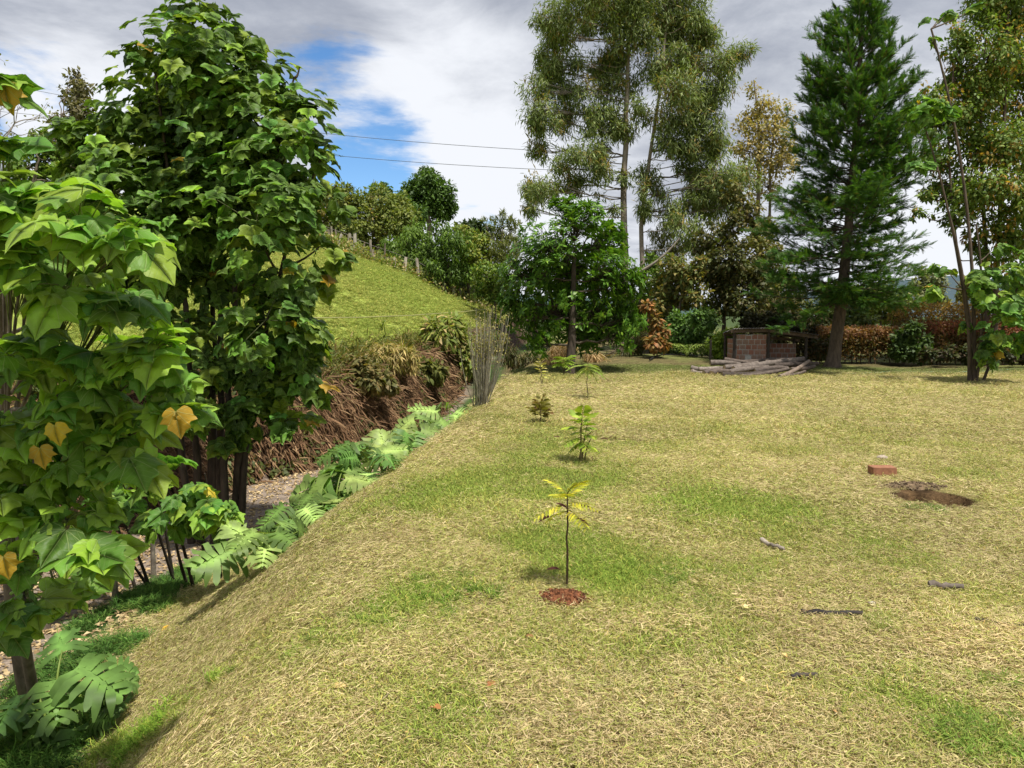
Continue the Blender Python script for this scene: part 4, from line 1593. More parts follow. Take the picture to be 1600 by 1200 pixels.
lip_bush('coppery shrub at the edge of the round bushy tree', 1028, 23.5, [(1025, 500, 12), (1030, 520, 13), (1020, 535, 12), (1012, 480, 9), (1035, 538, 9)], 1300, .17, [(.26, .13, .065), (.19, .12, .055), (.12, .11, .045)], T_=L_OVAL, name='coppery_shrub')


# ------------------------------------------------------------------ thicket between the round tree and the shed
G2 = 'thicket trees behind the shed'
back('rusty_tree', 'rust and yellow leaved tree in the thicket beyond the round bushy tree', 'tree', 1055, 27.5, [(1055, 420, 26), (1040, 445, 24), (1075, 435, 24), (1055, 465, 28), (1085, 460, 22), (1030, 475, 20), (1095, 415, 16)], 4600, .17, [(.15, .135, .05), (.10, .125, .045), (.20, .155, .05), (.075, .11, .038)], (.25, .3, .12, .33), group=G2, T_=L_OVAL)
back('dark_tree', 'dark shady tree directly behind the shed roof', 'tree', 1130, 28.5, [(1120, 370, 28), (1145, 400, 30), (1110, 420, 28), (1140, 440, 32), (1120, 470, 28), (1160, 470, 30), (1150, 350, 18), (1180, 440, 28), (1100, 385, 18)], 8200, .17, [(.065, .075, .03), (.095, .085, .036), (.05, .07, .026)], group=G2, T_=L_OVAL)
back('grey_green_tree', 'pale grey-green tree behind the foot of the gum', 'tree', 1050, 34, [(1050, 350, 20), (1030, 370, 20), (1070, 375, 20), (1045, 395, 22), (1015, 395, 16), (1085, 355, 14)], 3200, .2, [(.12, .14, .07), (.15, .165, .09)], group=G2, T_=L_EUC, droop=.8)
back('leaning_branch_tree', 'mid-green bush with a long bare leaning branch beside the gum', 'tree', 1010, 29, [(1020, 410, 16), (1005, 430, 16), (1030, 435, 16), (1015, 455, 16)], 1600, .16, MIDG, group=G2)
back('understory_bush', 'deep green bush at the foot of the rusty tree', 'bush', 1065, 25.5, [(1060, 505, 22), (1080, 515, 22), (1095, 500, 20), (1050, 525, 18), (1075, 535, 20)], 3000, .15, [(.05, .11, .03), (.08, .155, .04)], group=G2, trunk_r=.04, T_=L_OVAL)
back('bright_bush', 'bright yellow-green bush right beside the brick wall of the shed', 'bush', 1130, 24.2, [(1130, 528, 14), (1140, 540, 14), (1120, 540, 13), (1132, 553, 14), (1145, 520, 10)], 1900, .13, [(.19, .27, .04), (.13, .21, .035)], group=G2, trunk_r=.03, T_=L_OVAL)
back('dark_bush', 'nearly black bush hanging over the shed roof under the conifer', 'bush', 1190, 24.6, [(1175, 500, 14), (1200, 502, 15), (1225, 505, 14), (1250, 512, 14), (1275, 520, 12), (1160, 508, 10)], 2600, .14, [(.03, .035, .018), (.045, .045, .022)], group=G2, trunk_r=.05)
back('dark_bush', 'dark shrub at the end of the low red hedge beside the conifer trunk', 'bush', 1270, 24.4, [(1265, 535, 16), (1280, 545, 16), (1255, 550, 12), (1290, 530, 12)], 1700, .13, [(.04, .05, .022), (.09, .06, .03)], group=G2, trunk_r=.03)


def fern(px, d, label, n=11, L=.75):
    b = D(px, d)
    t = thing('fern', label, 'fern', b)
    for k in range(n):
        a = 2 * math.pi * k / n + rng.normal() * .2
        u = np.array([math.cos(a), math.sin(a), 0])
        pts = bez(b, b + u * L * .4 + np.array([0, 0, L * .85]), b + u * L + np.array([0, 0, L * .35]), 12)
        m = MB()
        m.tube(pts, np.linspace(.012, .003, 12), 3, (.12, .16, .05), False)
        s = np.cross(u, [0, 0, 1])
        for sg in (-1, 1):
            m.scatter(simple_leaf(.2, .2, 2), pts[2:], nrm(s * sg + u * .5 + np.array([0, 0, -.1]) + rng.normal(size=(10, 3)) * .05), np.array([0, 0, 1.0]), np.linspace(.26, .09, 10), tints(10, [(.14, .22, .06), (.20, .28, .09)]))
        m.build('frond', M_LEAF, t)


fern(1075, 24.5, 'pale arching fern in front of the deep green bush', 12, .8)
fern(1098, 25.0, 'smaller fern between the pale fern and the bright bush', 9, .6)

m = MB()
_b = D(1111, 23.6)
m.tube([_b - np.array([0, 0, .1]), _b + np.array([.01, 0, .62])], .035, 6, (.07, .06, .05), True)
tag(m.build('wooden_stake', M_WOOD), 'short dark post standing in front of the bright yellow-green bush', 'stake')


# ------------------------------------------------------------------ hedge and what shows over it
def hedge(label, x0, x1, y, h, depth, n, red, back_h=None):
    cx_ = (x0 + x1) / 2
    b = np.array([cx_, y, float(terr(cx_, y))])
    t = thing('red_hedge', label, 'hedge', b, 'clipped red-leaved hedge')
    ms = MB()
    for k in range(int((x1 - x0) / .16)):
        x = x0 + (x1 - x0) * rng.random()
        yy = y + (rng.random() - .5) * depth * .7
        z = float(terr(x, yy))
        hh = h * (.6 + .35 * rng.random())
        ms.tube([(x, yy, z - .03), (x + rng.normal() * .06, yy, z + hh * .5), (x + rng.normal() * .12, yy, z + hh)], [.022, .016, .008], 4, (.20, .15, .10), False)
    ms.build('stems', M_BARK, t, False, 'stuff')
    x = x0 + (x1 - x0) * rng.random(n)
    v = rng.random(n) ** .85
    yy = y + (rng.random(n) - .5) * depth
    wob = .14 * (fbm(x * 1.4, yy, 71) - .5) + .10 * (fbm(x * 4, yy * 4, 72) - .5)
    z = terr(x, yy) + .12 + v * (h + wob - .12)
    keep = rng.random(n) < np.clip(.45 + .9 * v, 0, 1) * np.clip(.6 + 1.3 * (fbm(x * 2.5, v * 4, 73) - .3), .3, 1)
    x, yy, z, v = x[keep], yy[keep], z[keep], v[keep]
    n = len(x)
    col = tints(n, [(.10, .06, .03), (.14, .085, .04), (.07, .075, .03)])
    new = rng.random(n) < sm((v - .55) / .3) * .85
    col[new] = tints(int(new.sum()), red)
    m = MB()
    m.scatter(L_OVAL, np.stack([x, yy, z], 1), nrm(rdir(n) + np.array([0, -.3, .5])), nrm(rdir(n) + np.array([0, -.2, .9])), .085 * (.6 + .8 * rng.random(n)), col)
    m.build('foliage', M_LEAF, t, False, 'stuff')


hedge('low part of the red hedge between the conifer trunk and the dark shrub', 9.6, 12.6, 24.6, 1.15, 1.0, 17000, [(.19, .095, .065), (.15, .08, .055), (.20, .13, .07)])
hedge('taller bright red part of the hedge behind the leaning large-leaved tree', 13.0, 17.5, 24.2, 1.35, 1.1, 26000, [(.20, .07, .06), (.16, .06, .05), (.21, .11, .065)])
hedge('far row of the hedge with yellow-orange tops above the bright red part', 13.0, 19.5, 26.4, 1.95, 1.0, 22000, [(.28, .18, .065), (.24, .14, .06), (.21, .18, .065)])
G3 = 'greenery beyond the hedge'
back('dark_bush', 'dark green shrub breaking the red hedge', 'bush', 1415, 23.6, [(1410, 530, 16), (1425, 515, 14), (1435, 535, 16), (1415, 550, 16), (1440, 552, 14), (1400, 545, 10)], 2600, .14, [(.035, .07, .022), (.055, .095, .028)], group=G3, trunk_r=.03, T_=L_OVAL)
back('grey_green_tree', 'pale grey-green tree beyond the hedge beside the conifer', 'tree', 1452, 40, [(1450, 425, 14), (1462, 440, 16), (1440, 448, 16), (1455, 462, 18), (1470, 470, 12), (1435, 470, 14)], 3000, .22, [(.15, .18, .12), (.20, .22, .16), (.11, .14, .08)], group=G3)
back('grey_green_tree', 'wide mid-green tree beyond the low hedge under the conifer', 'tree', 1375, 34, [(1345, 465, 20), (1375, 460, 22), (1400, 475, 20), (1360, 485, 20), (1390, 492, 18), (1410, 495, 12)], 3600, .2, [(.11, .16, .05), (.16, .20, .07), (.08, .12, .04)], group=G3)
back('distant_tree', 'olive tree beyond the hedge seen between the leaning stems', 'tree', 1525, 44, [(1525, 440, 12), (1510, 450, 12), (1540, 452, 14), (1555, 462, 12), (1500, 462, 10)], 1600, .24, [(.13, .14, .05), (.18, .17, .06)], group=G3)
back('distant_tree', 'dark tree beyond the hedge at the edge of the mixed-leaved tree', 'tree', 1620, 44, [(1610, 450, 20), (1640, 440, 24), (1600, 470, 14)], 1600, .26, DKGRN, group=G3)


def spiky(px, d, label):
    b = D(px, d)
    t = thing('spiky_plant', label, 'plant', b)
    for k in range(16):
        a = 2 * math.pi * rng.random()
        u = np.array([math.cos(a), math.sin(a), 0]) * (.2 + .5 * rng.random())
        m = MB()
        q = nrm(u + np.array([0, 0, 1.0]))
        m.scatter(simple_leaf(.09, .12, 4), (b + np.array([0, 0, .5]))[None], q[None], nrm(np.array([0, -.5, 1.0]))[None], 1.25, tints(1, [(.16, .22, .11), (.22, .27, .14)]))
        m.build('leaf', M_LEAF, t)


spiky(1428, 27.5, 'spiky sword-leaved plant behind the dark shrub in the hedge')


def hills():
    m = MB()
    for (x0, x1, y, h, c) in ((120, 480, 420, 22, (.055, .085, .10)), (-300, 160, 520, 16, (.05, .085, .075))):  # bluish tints paint the haze of distance onto the hills
        xs = np.linspace(x0, x1, 60)
        rows = []
        for f, dy in ((0, -60), (.55, -25), (1, 0), (.6, 40), (0, 90)):
            hh = h * np.sin(np.pi * np.linspace(0.02, .98, 60)) ** .6 * (.7 + .6 * fbm(xs * .03, xs * 0 + y, 81))
            rows.append(np.stack([xs, np.full(60, y + dy), hh * f + (-2 if f == 0 else 0)], 1))
        V = np.concatenate(rows)
        i = np.arange(4)[:, None] * 60 + np.arange(59)[None]
        F = np.stack([i, i + 1, i + 61, i + 60], -1).reshape(-1, 4)
        m.add(V, F, c)
    o = m.build('hills', M_SOIL, None, True)
    o['kind'] = 'structure'


hills()


# ------------------------------------------------------------------ brick shed
def shed():
    A = D(1151, 22.2)
    O = A.copy()
    t = thing('brick_shed', 'small low shed with brick side wall and thin sheet roof behind the logs', 'shed', O)
    ang = R(-4)
    ux = np.array([math.cos(ang), math.sin(ang), 0])
    uy = np.array([-math.sin(ang), math.cos(ang), 0])
    uz = np.array([0, 0, 1.0])
    Rm = np.stack([ux, uy, uz], 1)

    def at(x, y, z):
        return O + ux * x + uy * y + uz * z
    W1, W2, Dp, H = .88, 2.05, 1.25, .92
    bw, bh = .168, .148
    brick_me = []
    for k in range(5):
        m = MB()
        m.box((0, 0, 0), (bw - .020, .12, bh - .020), None, tints(1, [(.36, .165, .11), (.42, .235, .165), (.28, .135, .095), (.42, .29, .22), (.31, .20, .15)], var=.1)[0], .008)
        brick_me.append(m.mesh('brick', M_CLAY))

    def brickwall(x0, y0, dirx, diry, ncol, nrow, rot):
        for r in range(nrow):
            off = bw * .5 * (r % 2)
            for c in range(ncol + (r % 2)):
                u = c * bw + bw / 2 - off
                wdt = 1.0
                if r % 2 and c == 0:
                    u, wdt = bw * .25, .5
                if r % 2 and c == ncol:
                    u, wdt = ncol * bw - bw * .25, .5
                p = at(x0 + dirx * u, y0 + diry * u, .02 + bh * (r + .5))
                o = bpy.data.objects.new('brick', brick_me[rng.integers(0, 5)])
                COL.objects.link(o)
                o.parent = t
                o.location = tuple(p - O + uy * rng.normal() * .004 * (1 - rot) + ux * rng.normal() * .004 * rot)
                o.rotation_euler = (0, 0, ang + (math.pi / 2 if rot else 0))
                o.scale = (wdt, 1, 1)
        m = MB()
        L = ncol * bw
        m.box(at(x0 + dirx * L / 2, y0 + diry * L / 2, .02 + bh * nrow / 2), (L - .01, .104, nrow * bh - .01), Rm if not rot else np.stack([uy, -ux, uz], 1), (.50, .47, .43))
        m.build('mortar', M_STONE, t)
    brickwall(.03, .10, 1, 0, 5, 6, 0)
    brickwall(.06, .20, 0, 1, 6, 5, 1)
    brickwall(1.05, Dp, 1, 0, 6, 4, 0)
    # posts
    for (x, y, h) in ((-.04, .06, 1.02), (.93, .05, 1.04), (2.0, .05, .86), (2.0, Dp, .74), (-.04, Dp + .1, .86)):
        m = MB()
        m.tube([at(x, y, -.05), at(x, y, h)], [.045, .04], 7, (.075, .06, .05), True, .1)
        m.build('post', M_WOOD, t)
    # beams
    for (a, b, r) in ((at(-.15, .02, 1.0), at(.95, .02, 1.03), .045), (at(.90, .0, 1.03), at(2.3, .0, .84), .05), (at(-.10, Dp + .1, .88), at(2.2, Dp + .1, .70), .04)):
        m = MB()
        c = (a + b) / 2
        L = np.linalg.norm(b - a)
        x = nrm(b - a)
        m.box(c, (L, r * 1.4, r * 2.0), np.stack([x, uy, np.cross(x, uy)], 1), (.17, .12, .085), .01)
        m.build('beam', M_WOOD, t)
    # corrugated roof, two sheets following the two front beams
    for (xa, za, xb, zb) in ((-.10, 1.075, .94, 1.10), (.90, 1.085, 2.30, .90)):
        n = int((xb - xa) / .02)
        xs = np.linspace(xa, xb, n)
        zs = np.interp(xs, [xa, xb], [za, zb]) + .014 * np.sin(xs / .076 * 2 * math.pi)
        V = []
        for y in (-.16, Dp + .25):
            for dz in (0, .006):
                V.append(np.stack([at(x, y, z + dz - (.16 if y > 0 else 0)) for x, z in zip(xs, zs)]))
        V = np.concatenate(V)
        i = np.arange(n - 1)
        q = lambda a, b: np.stack([a * n + i, a * n + i + 1, b * n + i + 1, b * n + i], 1)
        m = MB()
        m.add(V, np.concatenate([q(0, 2), q(1, 3), q(0, 1), q(2, 3)]), (.30, .27, .25))
        m.build('roof_sheet', M_METAL, t, True)


shed()


# ------------------------------------------------------------------ log pile
def logs():
    g = 'logs piled in front of the shed'
    spec = [
        (1146, 577, 19.6, 1256, 561, 20.2, .075, 'thick pale log lying slanted across the top of the pile'),
        (1132, 562, 20.6, 1182, 569, 20.3, .060, 'short straight log at the back of the pile nearest the brick wall'),
        (1110, 567, 20.2, 1156, 570, 20.3, .070, 'stubby log with a sawn end at the upper end of the pile'),
        (1080, 574, 19.9, 1115, 578, 19.8, .060, 'log end sticking out farthest from the conifer, upper of two'),
        (1080, 580, 19.5, 1106, 582, 19.4, .062, 'log end sticking out farthest from the conifer, lower of two'),
        (1128, 586, 18.9, 1214, 580, 19.3, .072, 'bark-covered log on the ground with its cut end towards the lawn'),
        (1156, 591, 18.5, 1222, 589, 18.6, .042, 'thin pole lowest on the lawn side of the pile'),
        (1158, 588, 18.8, 1232, 576, 19.3, .046, 'thin pole resting slanted just above the lowest one'),
        (1112, 584, 19.1, 1140, 581, 19.3, .070, 'short stump-like log in the middle of the lower row'),
        (1132, 574, 19.7, 1184, 567, 20.1, .060, 'medium log crossing under the thick pale one'),
        (1100, 583, 19.2, 1122, 579, 19.5, .060, 'short log between the two stacked ends and the stump-like one'),
        (1210, 571, 20.0, 1278, 568, 20.2, .062, 'grey log at the back running towards the conifer trunk'),
        (1226, 588, 18.8, 1258, 580, 19.2, .034, 'thinnest branch at the conifer end of the pile'),
        (1180, 580, 19.4, 1230, 576, 19.6, .065, 'dark log filling the gap beneath the thick pale one'),
        (1140, 581, 19.4, 1200, 574, 19.8, .065, 'brown log just under the thick pale one'),
        (1160, 566, 20.5, 1226, 562, 20.6, .055, 'narrow log along the back just below the brick wall'),
        (1196, 566, 20.2, 1262, 572, 20.0, .055, 'narrow log crossing behind the curved log'),
        (1092, 577, 19.8, 1150, 573, 20.0, .055, 'long thin log bridging the stacked ends and the stubby one'),
        (1236, 577, 19.5, 1272, 572, 19.8, .050, 'short branch closest to the conifer trunk')]
    for (xa, ya, da, xb, yb, db, r, lab) in spec:
        r *= 1.08
        a, b = P(xa, ya, da), P(xb, yb, db)
        for p in (a, b):
            p[2] = max(p[2], float(terr(p[0], p[1])) + r * .9)
        n = 9
        pts = np.linspace(a, b, n)
        pts += (np.sin(np.linspace(0, 3.1, n))[:, None] * rng.normal(size=3) * np.array([1, 1, .4]) * r * .9)
        o = thing('log', lab, 'log', a * .5 + b * .5, g)
        m = MB()
        c = tints(1, [(.125, .10, .085), (.085, .066, .055), (.20, .165, .14), (.11, .085, .07)])[0]
        m.tube(pts, np.linspace(r * 1.05, r * .85, n), 9, c, False, .10)
        m.build('bark', M_WOOD, o, True)
        for e, sg in ((0, -1), (n - 1, 1)):
            d = nrm(pts[e] - pts[e - sg])
            s1 = nrm(np.cross(d, [0, 0, 1]))
            s2 = np.cross(d, s1)
            th = np.arange(9) * 2 * math.pi / 9
            rr = r * (1.02 if e == 0 else .83)
            V = pts[e] + d * .004 + rr * (np.cos(th)[:, None] * s1 + np.sin(th)[:, None] * s2)
            m = MB()
            m.add(np.vstack([V, pts[e] + d * .008]), [(i, (i + 1) % 9, 9) for i in range(9)], (.42, .32, .21))
            m.build('cut_end', M_WOOD, o)
    # one curved branch
    a, bb, c = P(1218, 589, 18.7), P(1240, 582, 19.0), P(1264, 564, 20.0)
    for p in (a, bb, c):
        p[2] = max(p[2], float(terr(p[0], p[1])) + .045)
    m = MB()
    m.tube(bez(a, bb, c, 12), np.linspace(.06, .045, 12), 8, (.21, .16, .125), True, .12)
    tag(m.build('log', M_WOOD, None, True), 'curved log bending up towards the conifer trunk', 'log', g)


logs()


# ------------------------------------------------------------------ stakes by the lane
def stake(px, py, h, r, lab, lean=(0, 0), c=(.27, .23, .18)):
    b = G(px, py)
    m = MB()
    m.tube([b - np.array([0, 0, .1]), b + np.array([lean[0] * .5, lean[1] * .5, h * .5]), b + np.array([lean[0], lean[1], h])], [r * 1.05, r, r * .95], 8, c, True, .15)
    tag(m.build('wooden_stake', M_WOOD), lab, 'stake', 'wooden stakes along the foot of the slope')


stake(181, 952, .42, .032, 'grey wooden stake standing alone at the foot of the dry slope')
stake(240, 906, .66, .030, 'taller thin stake under the low leafy clump', (.01, 0), (.22, .19, .15))
stake(70, 985, .30, .055, 'short thick stump-like stake among the dark split leaves')
stake(203, 800, .6, .026, 'thin stake on the far side of the lane verge', (-.02, 0), (.18, .15, .12))

# ------------------------------------------------------------------ saplings on the lawn
def frond_mesh(name, pairs, L, leaf, cols, w=.32, curl=.25):
    m = MB()
    t = np.linspace(0, 1, 8)
    pts = np.stack([np.zeros(8), t * L, -curl * L * t * t], 1)
    m.tube(pts, np.linspace(.004, .0015, 8), 4, (.20, .20, .05), False)
    n = pairs
    tt = np.linspace(.22, 1, n)
    pos = np.stack([np.zeros(n), tt * L, -curl * L * tt * tt], 1)
    s = leaf * np.sin(np.pi * (.22 + .62 * tt)) ** .8
    for sg in (-1, 1):
        ax = nrm(np.stack([np.full(n, sg * .9), np.full(n, .5), np.full(n, -.18)], 1) + rng.normal(size=(n, 3)) * .06)
        m.scatter(simple_leaf(w, .25, 3), pos, ax, np.array([0, 0, 1.0]), s, tints(n, cols))
    return m.mesh(name, M_LEAF)


def sapling(px, py, lab, h, nfr, L, pairs, leaf, cols, stemc=(.13, .09, .05), r=.008, tilt=(.2, .7), low=.6, w=.32, curl=.25, dark=None, extra_stems=0):
    b = G(px, py)
    t = thing('sapling', lab, 'sapling', b, 'saplings planted along the lawn')
    m = MB()
    top = b + np.array([rng.normal() * .01, 0, h])
    pts = np.linspace(b - np.array([0, 0, .03]), top, 10)
    pts[2:-1, :2] += rng.normal(size=(7, 2)) * r * .5
    m.tube(pts, np.linspace(r, r * .5, 10), 7, stemc, True, .15)
    for k in range(extra_stems):
        a = b + np.array([rng.normal() * .03, rng.normal() * .03, 0])
        m.tube(bez(a, a + np.array([0, 0, h * .5]), a + np.array([rng.normal() * .1, rng.normal() * .1, h * (.7 + .25 * rng.random())]), 6), np.linspace(r * .8, r * .3, 6), 5, stemc, True)
    m.build('stem', M_BARK, t, True)
    mes = [frond_mesh('frond', pairs, L, leaf, cols, w, curl) for _ in range(3)]
    from mathutils import Matrix
    for k in range(nfr):
        a = 2 * math.pi * (k * .382 + .07 * rng.random())
        f = low + (1 - low) * (k + 1) / nfr
        p = pts[0] * (1 - f) + pts[-1] * f
        el = tilt[0] + (tilt[1] - tilt[0]) * (k / max(nfr - 1, 1)) + rng.normal() * .1
        ax = np.array([math.cos(a) * math.cos(el), math.sin(a) * math.cos(el), math.sin(el)])
        put_leaf(t, mes[k % 3], p, frames(ax[None], np.array([[0, 0, 1.0]]))[0], .75 + .35 * rng.random(), 'frond')
    if dark:
        for (dx, dz, ang) in dark:
            m = MB()
            c = b + np.array([dx, -.02, dz])
            m.scatter(simple_leaf(.34, .3, 4, .5), c[None], np.array([[math.cos(ang), -.1, math.sin(ang)]]), np.array([[0, -.3, 1.0]]), .085, (.045, .02, .022))
            o = m.build('dead_leaf', M_DRY, t)
            o['label'] = 'shrivelled dark leaf'
    return t


YL_ = [(.34, .36, .045), (.28, .33, .04), (.40, .38, .06)]
sapling(886, 920, 'young sapling with yellowing feathery leaves in a patch of red soil', 0.56, 11, .17, 8, .07, YL_, (.10, .07, .04), .008, (-.3, 1.15), .78, .22, .45,
        [(-.09, .43, 3.3), (.06, .49, .1), (.05, .42, -.3), (-.04, .12, 2.9), (.0, .47, 2.4)])
sapling(908, 727, 'bushy green sapling with several short stems beyond the yellowing one', .50, 16, .17, 5, .11, [(.17, .27, .035), (.23, .31, .05), (.12, .2, .03)], (.17, .14, .06), .011, (-.3, 1.1), .45, .42, .4, [(-.22, .30, 2.8), (.2, .28, .3)], 4)
sapling(845, 664, 'small upright dark bronze-green plant between the bushy sapling and the broom', .26, 14, .15, 2, .18, [(.10, .10, .035), (.15, .15, .045), (.11, .07, .03)], (.12, .08, .05), .010, (.5, 1.3), .5, .45, .1)
sapling(918, 627, 'slender sapling with a drooping flat tuft of leaves at its top', .66, 12, .27, 8, .12, [(.13, .20, .05), (.19, .26, .07)], (.20, .17, .09), .011, (-.1, .5), .86, .3, .8)
sapling(846, 604, 'pale yellowish young plant with two stems near the lawn end', .44, 8, .16, 2, .20, [(.27, .29, .10), (.33, .31, .14)], (.28, .24, .12), .016, (.4, 1.3), .45, .3, .1, None, 1)
sapling(880, 592, 'bright green sapling with flat leaves in front of the round tree trunk', .48, 14, .23, 5, .19, [(.19, .29, .05), (.14, .23, .04)], (.13, .1, .05), .010, (-.1, .7), .75, .35, .4)


# ------------------------------------------------------------------ soil mound, brick, stones, sticks, fallen leaves
def clods(name, lab, cat, c, rx, ry, h, n, cols, size, mat=M_SOIL):
    t = thing(name, lab, cat, c)
    m = MB()
    k, q = 10, 28
    rr = np.linspace(0, 1, k)
    th = np.linspace(0, 2 * math.pi, q, endpoint=False)
    RR, TH = np.meshgrid(rr, th, indexing='ij')
    wob = 1 + .25 * (fbm(np.cos(TH) * 1.5 + 5, np.sin(TH) * 1.5 + 5, 91) - .5)
    X = c[0] + rx * RR * np.cos(TH) * wob
    Y = c[1] + ry * RR * np.sin(TH) * wob
    Z = terr(X, Y) + h * (1 - RR ** 2) + .02 * (fbm(X * 25, Y * 25, 92) - .5) * (1 - RR) - .012 * (RR > .95) + .006
    V = np.stack([X, Y, Z], -1).reshape(-1, 3)
    i = np.arange(k - 1)[:, None] * q
    j = np.arange(q)[None]
    F = np.stack([i + j, i + q + j, i + q + (j + 1) % q, i + (j + 1) % q], -1).reshape(-1, 4)
    m.add(V, F, cols[0])
    m.build('soil', mat, t, True)
    m = MB()
    for _ in range(n):
        a = rng.random() * 2 * math.pi
        r = rng.random() ** .6
        x, y = c[0] + rx * r * math.cos(a) * 1.08, c[1] + ry * r * math.sin(a) * 1.08
        z = float(terr(x, y)) + h * max(0, 1 - r * r) + .004
        s = size * (.4 + rng.random())
        m.box((x, y, z), (s, s * .8, s * .6), frames(rdir(1), rdir(1))[0], tints(1, cols)[0], s * .35)
    m.build('clods', mat, t, False, 'stuff')


clods('soil_patch', 'patch of freshly dug red soil around the yellowing sapling', 'soil', G(881, 938), .165, .13, .04, 260, [(.165, .062, .027), (.22, .088, .038), (.115, .046, .024)], .016)
clods('earth_rim', 'dark crumbled earth heaped behind the hole', 'soil', np.array([HOLE[0] + .02, HOLE[1] + .40, 0]), .34, .12, .025, 200, [(.16, .11, .065), (.22, .165, .10), (.11, .075, .045)], .022)

_b = G(1378, 746)
_t = thing('brick', 'single red clay brick lying on the lawn near the hole', 'brick', _b)
m = MB()
m.box((_b[0], _b[1], _b[2] + .055), (.235, .12, .105), None, (.30, .14, .08), .008)
o = m.build('block', M_CLAY, _t)
bv = o.modifiers.new('bevel', 'BEVEL')
bv.width = .006
bv.segments = 2


def pebble(px, py, s, lab, c, flat=.6):
    b = G(px, py)
    n, q = 7, 10
    th = np.linspace(0, math.pi, n)
    ph = np.linspace(0, 2 * math.pi, q, endpoint=False)
    TH, PH = np.meshgrid(th, ph, indexing='ij')
    r = s * (1 + .35 * (vn(np.cos(PH) * 2 + px, TH * 1.5, 93) - .5))
    V = np.stack([r * np.sin(TH) * np.cos(PH), r * .8 * np.sin(TH) * np.sin(PH), r * flat * np.cos(TH)], -1).reshape(-1, 3) + b + np.array([0, 0, s * flat * .6 + .012])
    i = np.arange(n - 1)[:, None] * q
    j = np.arange(q)[None]
    F = np.stack([i + j, i + q + j, i + q + (j + 1) % q, i + (j + 1) % q], -1).reshape(-1, 4)
    m = MB()
    m.add(V, F, c)
    tag(m.build('stone', M_STONE, None, True), lab, 'stone')


pebble(1378, 721, .062, 'small pale stone just behind the red brick', (.40, .33, .26))
pebble(1475, 756, .022, 'tiny pale stone on the earth rim behind the hole', (.45, .40, .34))
pebble(1452, 684, .022, 'tiny white stone on the lawn beyond the brick', (.55, .52, .46), .4)
pebble(1362, 948, .022, 'whitish pebble between the two dark sticks', (.50, .46, .38), .5)


def stick(px, py, ang, L, r, lab, c, bend=.15, n=9, z=.6):
    b = G(px, py)
    u = np.array([math.cos(ang), math.sin(ang), 0])
    s = np.array([-u[1], u[0], 0])
    t = np.linspace(-.5, .5, n)
    pts = b + u * (t * L)[:, None] + s * (bend * L * (t ** 2 - .1))[:, None]
    pts[:, 2] = terr(pts[:, 0], pts[:, 1]) + r * z + .022
    pts[1:-1] += rng.normal(size=(n - 2, 3)) * r * .2
    m = MB()
    m.tube(pts, r * np.linspace(1.05, .75, n) * (.88 + .24 * rng.random(n)), 7, c, True, .3)
    tag(m.build('stick', M_WOOD, None, True), lab, 'stick', 'sticks lying on the lawn')


stick(1206, 861, -1.1, .20, .016, 'short pale broken stick lying end-on in the lawn', (.40, .34, .28), .3, z=1.2)
stick(1300, 969, -.04, .32, .018, 'long black charred-looking stick with a pale upper edge', (.035, .03, .028), .05)
stick(1478, 927, -.10, .19, .020, 'thick grey-brown stick with a knobbly end', (.17, .14, .115), .1, z=1.0)
stick(1415, 922, -.2, .20, .008, 'thin dark twig pointing at the thick grey-brown stick', (.10, .08, .06), .1)
stick(1256, 1068, .30, .13, .012, 'short black twig closest to the camera', (.03, .025, .03), .1)
stick(1575, 985, -.25, .30, .012, 'dark rooty twig beside a clump of dry clippings', (.08, .06, .045), .2)
stick(830, 773, .4, .05, .010, 'little black chip of wood near the top of the yellowing sapling', (.03, .025, .03), .1, 6)
stick(560, 1135, 1.1, .42, .004, 'long thin straw-coloured stalk on the near lawn', (.5, .41, .22), .12, z=3)


def fallen(px, py, s, ang, lab, c):
    b = G(px, py)
    m = MB()
    m.scatter(simple_leaf(.5, .25, 4, .5), (b + np.array([0, 0, .028]))[None], np.array([[math.cos(ang), math.sin(ang), .12]]), np.array([[.1, -.25, 1.0]]), s, c)
    tag(m.build('fallen_leaf', M_DRY), lab, 'leaf', 'fallen leaves on the lawn')


fallen(518, 1086, .075, .3, 'pale tan fallen leaf on the near lawn below the green patches', (.52, .40, .26))
fallen(760, 1084, .07, .8, 'reddish-brown fallen leaf in the middle of the near lawn', (.25, .12, .075))
fallen(1163, 1078, .07, 2.0, 'cream-coloured fallen leaf curled up beside the short black twig', (.58, .46, .26))
fallen(252, 992, .15, .9, 'yellow-orange fallen leaf on the dry slope above the shaded foot', (.50, .33, .06))
fallen(978, 817, .07, .1, 'small pale fallen leaf level with the top of the yellowing sapling', (.50, .42, .24))
fallen(1170, 960, .08, 2.3, 'bleached fallen leaf beyond the charred-looking stick', (.55, .47, .33))
fallen(820, 1003, .06, -.5, 'dark brown fallen leaf beyond the reddish-brown one', (.16, .09, .06))
fallen(690, 1120, .065, 2.6, 'tiny rust fallen leaf near the long straw stalk', (.30, .15, .08))


def hose(lab, pix, r, c):
    pts = np.array([G(a, b) for a, b in pix])
    k = len(pts)
    tt = np.linspace(0, k - 1, 40)
    q = np.stack([np.interp(tt, np.arange(k), pts[:, i]) for i in range(3)], 1)
    q[:, 2] = terr(q[:, 0], q[:, 1]) + r + .035
    m = MB()
    m.tube(q, r, 6, c, True)
    tag(m.build('garden_hose', M_PAINT, None, True), lab, 'hose')


hose('pale green hose lying along the shade edge in front of the hedge', [(1330, 588), (1400, 583), (1480, 585), (1540, 583), (1640, 578)], .018, (.20, .30, .20))
hose('black hose curving over the low grassy mound', [(1015, 565), (1025, 559), (1040, 557), (1070, 557), (1090, 560)], .022, (.02, .02, .02))


